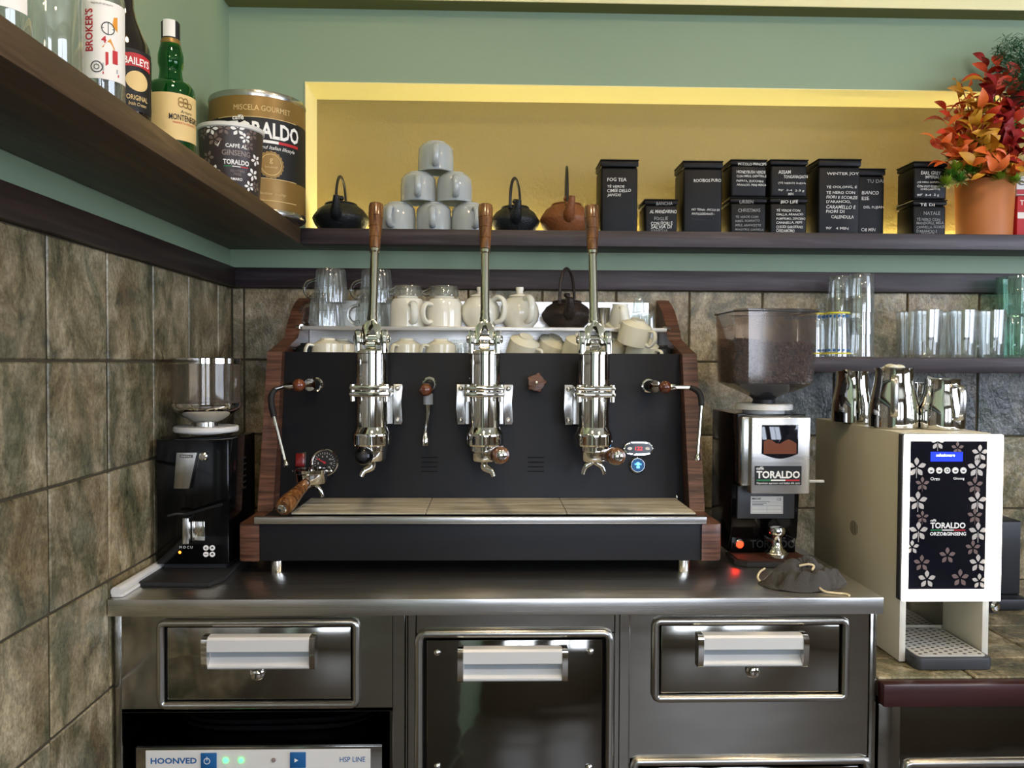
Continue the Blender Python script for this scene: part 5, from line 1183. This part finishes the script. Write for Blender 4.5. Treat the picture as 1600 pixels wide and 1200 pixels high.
tin('short black tin chalked PICCOLO PRINCIPE, top of its stack', 1141, 1199, 249, TY, base=zz+.0004, lines=[('PICCOLO PRINCIPE', .2, .13, .76), ('HONEYBUSH VERDE', .17, .33, .78), ('CON MELE, DENTELLE', .17, .45, .8), ('PAPAYA, ZUCCHINI', .17, .57, .72), ('ARANCIO, PERE PESCA', .17, .68, .8)])
_, zz = tin('short black tin chalked BIO LIFE under the ASSAM tin', 1203, 1263, 308, TY, lines=[('BIO LIFE', .28, .13, .46), ('T\u00c8 VERDE CON', .18, .34, .62), ('GIALLA, ARANCIO', .18, .46, .70), ('POMPELMO, ZENZERO', .18, .57, .76), ('CANNELLA, PEPE', .18, .68, .68), ('CHIODI GAROFANO', .18, .78, .70), ('CARDAMOMO', .18, .88, .48)])
tin('short black tin chalked ASSAM TONGANAGAON, top of its stack', 1203, 1263, 249, TY, base=zz+.0004, lines=[('ASSAM', .22, .34, .32), ('TONGANAGAON', .36, .46, .62), ('(T\u00c8 NERO) INDIA', .22, .63, .72), ("90'  3-4  2-3 g", .22, .82, .68), ('MIN', .48, .92, .14)])
tin('tall black tin chalked WINTER JOY, widest of the tea tins', 1278, 1346, 248, TY-.01, lines=[('WINTER JOY', .2, .20, .74), ('T\u00c8 OOLONG, E', .2, .37, .70), ('T\u00c8 NERO CON', .2, .44, .66), ('FIORI E SCORZE', .2, .50, .72), ("D'ARANCIO,", .2, .565, .56), ('CARAMELLO E', .2, .63, .68), ('FIORI DI', .2, .69, .42), ('CALENDULA', .32, .76, .52), ("90'   4 MIN", .2, .91, .52)])
tin('tall black tin chalked DEL FUJIAN half hidden by the WINTER JOY tin', 1331, 1384, 263, TY+.062, lines=[('TU DAI', .45, .18, .5, 1), ('BIANCO', .30, .34, .5), ('ESE', .30, .42, .22), ('DEL FUJIAN', .36, .55, .6), ('C/8 MIN', .3, .86, .42)])
_, zz = tin('short black tin chalked T\u00c8 DI NATALE under the EARL GREY tin', 1427, 1481, 312, TY-.005, lines=[('T\u00c8 DI', .20, .13, .42), ('NATALE', .32, .37, .48, 1), ('T\u00c8 NERO CON', .12, .53, .68, 1), ('MANDORLE, MELA,', .12, .65, .8, 1), ('CANNELLA, SCORZE', .12, .76, .82, 1), ("D'ARANCIO E", .12, .86, .6, 1), ('VANIGLIA', .25, .95, .4, 1)])
tin('short black tin chalked EARL GREY IMPERIALE, top of its stack', 1427, 1481, 252, TY-.005, base=zz+.0004, lines=[('EARL GREY', .22, .30, .58), ('IMPERIALE', .34, .41, .48), ('(T\u00c8 NERO DARJEELING', .12, .55, .8), ('CON OLIO ESSENZIALE', .12, .65, .8), ('DI BERGAMOTTO)', .22, .74, .56), ("90'  3-4  2 g", .12, .89, .64)])

# ================================================================== BOTTLES AND CANS ON THE LEFT SHELF
def bottle(name, label, px, X, prof, m_, mpy=100, group='liquor bottles'):
    c = PX(px, mpy, X); o = thing(name, label, 'bottle', (X, c.y, SH), group)
    mb = MB(); mb.lathe(prof, (X, c.y, SH), 40); b = mb.build('glass_body', m_, o); return o, b, c
def face_cam(X, Y): return math.atan2(-X, Y)*-1      # angle on a cylinder that faces the camera (0 = towards -y)
def hollow(pr, t=.003):
    inner = [(max(r-t, 0.004), z) for r, z in pr[2:]][::-1]
    return pr + inner + [(0, pr[1][1]+.006)]
# amaro bottle (green)
X = -.595; R = .043
pr = [(0, 0), (R*.95, 0), (R, .004), (R, .02), (R*.98, .150), (R*.96, .163), (R*.82, .172), (R*.52, .178), (.0205, .188), (.0195, .198), (.0225, .210), (.0225, .225), (.017, .248), (.0150, .252)]
o, b, c = bottle('liqueur_bottle', 'green glass liqueur bottle with a cream label nearest the coffee cans', 267, X, hollow(pr), 'green_glass', 130)
Yb = c.y; a0 = math.atan2(0-X, Yb)+.55
mb = MB(); mb.lathe([(0, .007), (R-.0045, .007), (R-.0045, .1), (0, .1)], (X, Yb, SH), 32); mb.build('liquor', 'liquor', o)
mb = MB(); f = cyl(X, Yb, R*1.012, a0, SH); mb.patch(-.085, .045, .062, .146, f, 28, 1); lb = mb.build('label', 'cream_label', o)
f = cyl(X, Yb, R*1.03, a0, SH)
mb = MB(); mb.text('MONTENEGRO', f, .004, .103, h=.011, w=.064, bold=.015); mb.text('Amaro', f, .004, .114, h=.006, shear=.2); lo = mb.build('label_print', 'black_print', lb); lo['kind'] = 'stuff'
mb = MB(); mb.text('PREMIATA SPECIALITA', f, .004, .093, h=.0035, w=.05); mb.build('small_print', 'red_print', lb)
mb = MB()
for k in range(5): mb.circle(.002+(k % 3-1)*.009, .127+(k//3)*.007, .0058, f, 14, .0036)
ob = mb.build('medals', 'gold_print', lb); ob['kind'] = 'stuff'
mb = MB(); mb.lathe([(.0175, .240), (.0178, .249), (.0165, .254), (.0165, .240)], (X, Yb, SH), 24); mb.build('neck_band', 'gold_print', o)
mb = MB(); mb.lathe([(0, .252), (.0155, .252), (.0165, .256), (.0165, .285), (.014, .288), (0, .288)], (X, Yb, SH), 24); cpz = mb.build('cap', 'black_print', o)
mb = MB(); f = cyl(X, Yb, .0172, a0-1.0, SH); mb.patch(-.007, .016, .256, .287, f, 6); mb.build('tax_strip', 'white_label', cpz)
# cream liqueur bottle (near black)
X = -.60; R = .041
pr = [(0, 0), (R*.95, 0), (R, .004), (R*1.0, .150), (R*.93, .172), (R*.68, .196), (.020, .215), (.0155, .235), (.0145, .29), (.016, .292), (.016, .31), (0, .31)]
o, b, c = bottle('liqueur_bottle', 'near-black liqueur bottle with a red and gold label', 194, X, pr, 'dark_glass', 100)
Yb = c.y; a0 = math.atan2(0-X, Yb)+.3
f = cyl(X, Yb, R*1.012, a0, SH); mb = MB(); mb.patch(-.03, .042, .060, .158, f, 20); lb = mb.build('label', 'black_print', o)
f = cyl(X, Yb, R*1.028, a0, SH); mb = MB(); mb.patch(-.018, .034, .127, .148, lambda u_, v_: f(u_, v_+.004*math.sin(PI*(u_+.018)/.052)), 14); bn = mb.build('banner', 'red_print', lb)
mb = MB(); f2 = cyl(X, Yb, R*1.042, a0, SH); mb.text('BAILEYS', f2, .008, .139, h=.012, w=.044, bold=.02); mb.build('banner_print', 'white_print', bn)
mb = MB(); mb.oval(.008, .108, .019, .016, f); pc = mb.build('picture', 'cream_label', lb)
mb = MB(); mb.text('ORIGINAL', f2, .008, .081, h=.008, w=.036, bold=.01); mb.text('Irish Cream', f2, .008, .071, h=.0055, w=.03, shear=.3); ob = mb.build('label_print', 'cream_label', lb); ob['kind'] = 'stuff'
# gin bottle (clear, white label)
X = -.585; R = .0312
pr = [(0, 0), (R*.95, 0), (R, .004), (R, .20), (R*.9, .215), (.016, .24), (.0145, .30), (0, .30)]
pr2 = [(0, 0), (R*.95, 0), (R, .004), (R, .20), (R*.9, .215), (.016, .24), (.0145, .30)]
o, b, c = bottle('gin_bottle', 'clear gin bottle with a white label in red lettering', 160, X, hollow(pr2), 'glass', 70)
Yb = c.y; a0 = math.atan2(0-X, Yb)
f = cyl(X, Yb, R*1.012, a0, SH+.019); mb = MB(); mb.patch(-.042, .042, .055, .170, f, 24); lb = mb.build('label', 'white_label', o)
f = cyl(X, Yb, R*1.03, a0, SH+.019); mb = MB(); mb.text("BROKER'S", f, -.019, .125, h=.0125, w=.062, rot=PI/2, bold=.02); mb.build('lettering', 'red_print', lb)
mb = MB(); mb.text('PREMIUM QUALITY', f, .0, .164, h=.003, w=.03); mb.circle(.008, .130, .0095, f, 24, .0082); mb.shape([(.0075, .1215), (.0085, .1215), (.0085, .1385), (.0075, .1385)], f); mb.shape([(-.0005, .1295), (.0165, .1295), (.0165, .1305), (-.0005, .1305)], f); mb.circle(-.008, .072, .0085, f, 20, .0072); mb.circle(-.008, .072, .004, f, 12, .003); ob = mb.build('label_print', 'black_print', lb); ob['kind'] = 'stuff'
mb = MB(); mb.text('4', f, .002, .113, h=.010, bold=.03); mb.shape([(.004, .095), (.008, .095), (.008, .078), (.004, .074)], f); mb.shape([(.014, .10), (.022, .10), (.022, .08), (.014, .08)], f); mb.shape([(.0, .066), (.024, .066), (.024, .062), (.0, .062)], f); mb.build('red_drawing', 'red_print', lb)
mb = MB(); mb.shape([(-.001, .101), (.018, .101), (.011, .116)], f); mb.shape([(.014, .135), (.022, .128), (.022, .150), (.016, .148)], f); mb.build('yellow_drawing', 'orange_print', lb)
mb = MB(); mb.shape([(.0, .079), (.022, .073), (.022, .067), (.0, .067)], f); mb.build('grey_drawing', 'pearl_grey', lb)
# big clear bottle and the leftmost bottle
X = -.60; R = .040
o, b, c = bottle('spirit_bottle', 'wide clear spirit bottle without visible label, second from the photo edge', 78, X, hollow([(0, 0), (R*.92, 0), (R, .006), (R, .15), (R*.97, .19), (R*.6, .235), (.016, .26), (.015, .31)], .004), 'glass', 60)
mb = MB(); mb.lathe([(R*.90, .0), (R*.90, .012), (R*.5, .02), (0, .022)], (X, c.y, SH), 32); mb.build('punt', 'grey_plastic', o)
X = -.59; R = .036
o, b, c = bottle('spirit_bottle', 'clear bottle with a white label cut off by the photo edge', -4, X, hollow([(0, 0), (R*.95, 0), (R, .004), (R, .19), (R*.9, .21), (.016, .24), (.0145, .30)]), 'glass', 40)
a0 = math.atan2(0-X, c.y); f = cyl(X, c.y, R*1.012, a0, SH); mb = MB(); mb.patch(-.045, .036, .07, .15, f, 20); lb = mb.build('label', 'white_label', o)
f = cyl(X, c.y, R*1.03, a0, SH); mb = MB(); mb.text('Y MA', f, .010, .112, h=.012, w=.04); mb.patch(-.01, .03, .087, .0885, f, 4); ob = mb.build('label_print', 'black_print', lb); ob['kind'] = 'stuff'
mb = MB(); mb.patch(.0315, .0355, .098, .116, f); mb.build('red_mark', 'red_print', lb)

# --- large coffee can
Yc = 2.02; c = PY(403, 250, Yc); R = 73*Yc/FPX*.985; X = c.x; Hc = PY(403, 146, Yc-.08).z-SH
X = max(X, XL+R+.003)
o = thing('coffee_can', 'large black and gold metal coffee can in the shelf corner', 'can', (X, Yc, SH))
mb = MB(); mb.lathe([(0, 0), (R*.93, 0), (R*.985, .003), (R, .008), (R*.99, .014), (R*.985, .016), (R*.985, Hc-.014), (R*.99, Hc-.012), (R, Hc-.006), (R*.985, Hc), (R*.95, Hc), (R*.94, Hc-.006), (0, Hc-.006)], (X, Yc, SH), 56); mb.build('metal_can', 'soft_steel', o)
a0 = math.atan2(0-X, Yc)
def band(v0, v1, m_, nm, k=1.0): 
    mb = MB(); mb.lathe([(R*.990*k, v0), (R*.990*k, v1)], (X, Yc, SH), 56); return mb.build(nm, m_, o)
band(.016, .085, 'gold_print', 'gold_band'); bb = band(.085, Hc-.062, 'black_print', 'black_band'); gb = band(Hc-.062, Hc-.014, 'gold_print', 'gold_band')
f = cyl(X, Yc, R*.997, a0, SH)
for v in (.086, .035, Hc-.063): mb = MB(); mb.patch(-.10, .10, v-.001, v+.0005, f, 24); mb.build('pinstripe', 'cream_label', o)
mb = MB(); mb.text('MISCELA GOURMET', f, .012, Hc-.042, h=.0125, w=.135, bold=.0); mb.build('lettering', 'cream_label', gb)
f = cyl(X, Yc, R*1.004, a0, SH); W = .185
zc = Hc-.092; mb = MB(); mb.text('TORALDO', f, .020, zc, h=.038, w=W*.95, bold=.03); mb.build('brand_lettering', 'white_print', bb)
mb = MB(); mb.text('caff\u00e8', f, -.045, zc+.0265, h=.011, bold=.015); mb.build('small_lettering', 'white_print', bb)
for k, m_ in enumerate(('green_print', 'white_print', 'red_print')): mb = MB(); mb.patch(-.066+k*.057, -.066+(k+1)*.057, zc-.029, zc-.0225, f, 6); mb.build('colour_bar', m_, bb)
mb = MB(); mb.text('espresso and Italian lifestyle', f, .026, zc-.040, h=.011, w=.135, shear=.35); mb.build('tagline', 'white_print', bb)
mb = MB(); mb.oval(.030, .118, .031, .031, f, 40, 8, .0015); sl = mb.build('seal', 'gold_print', bb)
f4 = cyl(X, Yc, R*1.012, a0, SH); mb = MB(); mb.circle(.030, .118, .025, f4, 30, .0238); mb.text('g', f4, .030, .126, h=.013); mb.text('GOURMET', f4, .030, .112, h=.0045, w=.03); ob = mb.build('seal_print', 'cream_label', sl); ob['kind'] = 'stuff'
mb = MB(); mb.text('selection quality', f, .03, .050, h=.0085, w=.075, shear=.3); mb.build('small_lettering', 'cream_label', o)

# --- paper ginseng can
Yc = 1.80; c = PY(361, 240, Yc); X = c.x; X = max(X, -.60); R1, R0 = 48.5*Yc/FPX, 41*Yc/FPX; Hc = PY(361, 193, Yc-.05).z-SH
o = thing('ginseng_can', 'brown paper can with white flowers and a white rim', 'can', (X, Yc, SH))
mb = MB(); mb.lathe([(0, 0), (R0*.97, 0), (R0, .003), (R1*.985, Hc-.008), (0, Hc-.009)], (X, Yc, SH), 48); bo = mb.build('paper_body', 'can_brown', o)
mb = MB(); mb.lathe([(R1*.985, Hc-.010), (R1*1.02, Hc-.008), (R1*1.025, Hc-.001), (R1*1.01, Hc), (0, Hc)], (X, Yc, SH), 48); mb.build('rim', 'white_plastic', o)
a0 = math.atan2(0-X, Yc)
def f(u_, v_):
    r = (R0+(R1*.985-R0)*v_/Hc)*1.012; a = a0+u_/R0; return Vector((X+r*math.sin(a), Yc-r*math.cos(a), SH+v_))
for u_, v_, r, m_ in ((-.036, .148, .014, 'white_print'), (.012, .148, .014, 'white_print'), (-.012, .147, .013, 'brown_print'), (.040, .143, .013, 'brown_print'), (-.030, .125, .015, 'brown_print'), (.026, .132, .011, 'white_print'), (-.046, .090, .014, 'brown_print'), (-.034, .060, .014, 'white_print'), (.052, .092, .013, 'white_print'), (.046, .060, .014, 'white_print'), (.056, .036, .012, 'brown_print'), (-.056, .140, .012, 'brown_print'), (.038, .034, .012, 'white_print'), (-.052, .034, .013, 'brown_print'), (-.02, .036, .012, 'white_print'), (.034, .118, .011, 'brown_print')):
    mb = MB(); mb.flower(u_, v_, r, f, rot=PI/2+.1*u_*100); mb.build('flower_print', m_, bo)
mb = MB(); mb.text('CAFF\u00c8 AL', f, .010, .1145, h=.010, w=.040, bold=.02); mb.build('lettering', 'white_print', bo)
mb = MB(); mb.text('GINSENG', f, .010, .099, h=.0115, w=.054, bold=.02); mb.build('lettering', 'taupe_print', bo)
mb = MB(); mb.text('TORALDO', f, .010, .080, h=.0105, w=.050, bold=.03); mb.build('brand_lettering', 'white_print', bo)
for k, m_ in enumerate(('green_print', 'white_print', 'red_print')): mb = MB(); mb.patch(-.014+k*.016, -.014+(k+1)*.016, .070, .072, f, 2); mb.build('colour_bar', m_, bo)
for t, v_ in (('GLUTEN', .062), ('FREE', .055)): mb = MB(); mb.text(t, f, .012, v_, h=.005); mb.build('lettering', 'taupe_print', bo)
mb = MB(); mb.text('AMARO', f, .010, .045, h=.006, w=.024, bold=.02); mb.build('lettering', 'white_print', bo)
mb = MB(); mb.shape([(-.030, .117), (-.024, .110), (-.018, .124), (-.022, .118), (-.025, .114)], f); mb.build('tick_mark', 'white_print', bo)

# ================================================================== PLANT AND PACKETS AT THE RIGHT
Yp = 2.175; c = PY(1538, 320, Yp); R = 42.5*Yp/FPX; X = c.x; Hp = PY(1538, 279, Yp-.05).z-SH
o = thing('potted_plant', 'autumn plant with red and yellow leaves in a terracotta pot', 'plant', (X, Yp, SH))
mb = MB(); mb.lathe([(0, 0), (R*.88, 0), (R*.92, .003), (R, Hp-.002), (R*.985, Hp), (R*.93, Hp), (R*.9, Hp-.015), (0, Hp-.015)], (X, Yp, SH), 44); mb.build('pot', 'terracotta', o)
mb = MB(); mb.lathe([(R*.92, Hp-.014), (0, Hp-.006)], (X, Yp, SH), 24); mb.build('soil', 'soil', o)
random.seed(21)
leafmesh = {}
def leaf_mesh(m_):
    if m_ in leafmesh: return leafmesh[m_]
    mb = MB(); n = 6; L_, Wd = 1, .24
    rows = []
    for k in range(n+1):
        t = k/n; w_ = Wd*math.sin(PI*min(1, t*.97+.015))**.8; z = .22*math.sin(t*2.2)-.28*t*t
        rows.append([mb.bm.verts.new((-w_, L_*t, z+.10*w_/Wd*.6)), mb.bm.verts.new((0, L_*t, z)), mb.bm.verts.new((w_, L_*t, z+.10*w_/Wd*.6))])
    for a, b in zip(rows[:-1], rows[1:]):
        for i in (0, 1): mb.bm.faces.new([a[i], a[i+1], b[i+1], b[i]])
    ob = mb.build('leaf', m_, world=False); leafmesh[m_] = ob.data; bpy.data.objects.remove(ob); return leafmesh[m_]
root = Vector((0, 0, Hp-.01))
def add_leaf(p, d, L_, m_):
    lf = bpy.data.objects.new('leaf', leaf_mesh(m_)); COL.objects.link(lf); lf.parent = o
    lf.location = p; q = Vector((0, 1, 0)).rotation_difference(d); lf.rotation_mode = 'QUATERNION'
    from mathutils import Quaternion
    lf.rotation_quaternion = q @ Quaternion((0, 1, 0), random.uniform(-1.2, 1.2)); lf.scale = (L_, L_, L_)
def stem(tipx, tipy, Y, mats, nl, L0):
    tip = PY(tipx, tipy, Y-.045)-Vector(o.location); b = root+Vector((random.uniform(-.03, .03), random.uniform(-.02, .02), 0))
    mid = b.lerp(tip, .5)+Vector((random.uniform(-.012, .012), random.uniform(-.015, .01), .015))
    pts = [b, b.lerp(mid, .5), mid, mid.lerp(tip, .55), tip]; mb = MB(); mb.tube(pts, [.0022, .002, .0018, .0014, .001], 6); mb.build('stem', random.choice(('leaf_orange', 'leaf_crimson')), o, world=False)
    for k in range(nl):
        t = .35+.65*k/max(1, nl-1); i = min(3, int(t*4)); p = pts[i].lerp(pts[i+1], t*4-i) if t < 1 else tip
        a = random.uniform(0, 2*PI); d = Vector((math.cos(a), math.sin(a)*.7-.25, random.uniform(-.15, .85))).normalized(); add_leaf(p, d, L0*random.uniform(.7, 1.2), random.choice(mats))
for tx, ty, Y, ms, nl, L0 in ((1478, 172, 2.16, ('leaf_red', 'leaf_orange'), 6, .042), (1468, 205, 2.15, ('leaf_red', 'leaf_orange'), 6, .045), (1470, 240, 2.14, ('leaf_red', 'leaf_orange'), 5, .042), (1498, 165, 2.17, ('leaf_red', 'leaf_orange'), 6, .040),
    (1502, 130, 2.18, ('leaf_yellow', 'leaf_orange'), 6, .040), (1520, 150, 2.15, ('leaf_yellow',), 8, .042), (1512, 190, 2.13, ('leaf_yellow',), 8, .042), (1530, 170, 2.13, ('leaf_yellow', 'leaf_orange'), 7, .042), (1525, 215, 2.12, ('leaf_yellow',), 7, .04),
    (1538, 98, 2.19, ('leaf_red', 'leaf_crimson'), 7, .048), (1560, 105, 2.18, ('leaf_red', 'leaf_crimson'), 8, .05), (1552, 140, 2.15, ('leaf_crimson', 'leaf_red'), 8, .048), (1575, 150, 2.16, ('leaf_crimson', 'leaf_red'), 8, .05), (1590, 120, 2.17, ('leaf_red',), 6, .05), (1565, 190, 2.14, ('leaf_crimson',), 7, .046), (1585, 210, 2.14, ('leaf_crimson', 'leaf_red'), 8, .05), (1600, 235, 2.13, ('leaf_red', 'leaf_crimson'), 7, .05), (1545, 240, 2.11, ('leaf_yellow', 'leaf_orange'), 7, .046), (1575, 255, 2.11, ('leaf_yellow', 'leaf_orange'), 7, .048), (1520, 258, 2.11, ('leaf_orange', 'leaf_yellow'), 6, .04), (1490, 225, 2.14, ('leaf_yellow', 'leaf_orange'), 5, .038)):
    stem(tx, ty, Y, ms, nl+4, L0*1.2); stem(tx+random.uniform(-14, 14), ty+random.uniform(8, 34), Y-.01, ms, nl+2, L0*1.1)
def sprig(c, n, L_, m_, par, sh=.0016):
    mb = MB()
    for k in range(n):
        a = random.uniform(0, 2*PI); e = random.uniform(-.3, 1.3); d = Vector((math.cos(a)*math.cos(e), math.sin(a)*math.cos(e), math.sin(e))); l = L_*random.uniform(.5, 1)
        s_ = d.cross(Vector((0, 0, 1))); s_ = (s_.normalized() if s_.length > .01 else Vector((1, 0, 0)))*sh*1.4; m2 = c+d*l*.55+Vector((0, 0, .003))
        vs = [mb.bm.verts.new(v) for v in (c, m2-s_, c+d*l, m2+s_)]; mb.bm.faces.new(vs)
    return mb.build('sprig', m_, par, world=False)
for tx, ty, Y in ((1492, 250, 2.12), (1486, 278, 2.11), (1500, 285, 2.10), (1515, 270, 2.10), (1540, 235, 2.10), (1532, 262, 2.09), (1562, 262, 2.09), (1545, 200, 2.12), (1550, 170, 2.14), (1578, 205, 2.12), (1505, 235, 2.12), (1585, 285, 2.10), (1562, 280, 2.09), (1495, 268, 2.10), (1480, 290, 2.11)):
    sp_ = sprig(PY(tx, ty, Y)-Vector(o.location), 120, .036, random.choice(('leaf_green', 'leaf_green', 'leaf_lime')) if ty > 240 else 'leaf_green', o); sp_['kind'] = 'stuff'
# asparagus fern reaching in at the top right
Yf = 2.12; X = PY(1650, 360, Yf).x
o = thing('fern', 'feathery green fern reaching in at the top right corner', 'plant', (X, Yf, SH))
mb = MB(); mb.lathe([(0, 0), (.045, 0), (.055, .10), (.05, .10), (.045, .09), (0, .09)], seg=32); mb.build('pot', 'terracotta', o, world=False)
for tx, ty in ((1560, 75), (1552, 105), (1570, 60), (1585, 62), (1600, 58), (1575, 95), (1595, 90), (1568, 125), (1590, 120), (1610, 85), (1600, 140), (1582, 150), (1555, 85), (1625, 70)):
    tip = PY(tx, ty, Yf+random.uniform(-.05, .05))-Vector(o.location); b = Vector((random.uniform(-.02, .02), random.uniform(-.02, .02), .095)); mid = b.lerp(tip, .6)+Vector((.02, 0, .06))
    pts = [b, b.lerp(mid, .5)+Vector((.01, 0, .01)), mid, mid.lerp(tip, .5)+Vector((0, 0, .012)), tip]; mb = MB(); mb.tube(pts, [.0016, .0014, .0012, .0009, .0005], 5); mb.build('stem', 'leaf_dark_green', o, world=False)
    mb = MB()
    for k in range(330):
        t = random.uniform(.35, 1); i = min(3, int(t*4)); p = pts[i].lerp(pts[i+1], t*4-i)+Vector((random.gauss(0, .008), random.gauss(0, .008), random.gauss(0, .008))); a = random.uniform(0, 2*PI)
        d = Vector((math.cos(a), math.sin(a), random.uniform(-.5, .6))).normalized()*random.uniform(.010, .022); s_ = d.cross(Vector((0, 0, 1))).normalized()*.0015
        mb.bm.faces.new([mb.bm.verts.new(v) for v in (p-s_, p+d-s_*.3, p+d+s_*.3, p+s_)])
    ob = mb.build('needles', 'leaf_dark_green', o, world=False); ob['kind'] = 'stuff'
# packets at the right edge
Y = 2.13
for k, (lab, x0p, z0p, z1p, m_, txt, tm) in enumerate((('white and red packet cut off by the photo edge, upper of two', 1588, 305, 275, 'white_label', 'CAF', 'black_print'), ('red packet cut off by the photo edge, lower of two', 1590, 362, 306, 'red_print', 'TE', 'white_print'))):
    a = PY(x0p, 320, Y); zb_ = SH if k == 1 else PY(1595, z0p, Y).z; zt_ = PY(1595, z1p, Y).z
    ob = thing('tea_packet', lab, 'packet', (a.x+.05, Y+.04, zb_), 'packets at the right edge')
    mb = MB(); mb.box(a.x, a.x+.10, Y, Y+.08, zb_, zt_-.0004, .001); bx_ = mb.build('box', m_, ob)
    mb = MB(); mb.patch(a.x+.0004, a.x+.0996, zb_+(zt_-zb_)*(.05 if k == 0 else .45), zb_+(zt_-zb_)*(.3 if k == 0 else .6), flat(0, Y-.0005, 0)); mb.build('stripe', 'red_print' if k == 0 else 'white_label', bx_)
    mb = MB(); mb.text(txt, flat(0, Y-.0006, 0), a.x+.006, zt_-.018, h=.013, align='L', bold=.01); mb.build('lettering', tm, bx_)
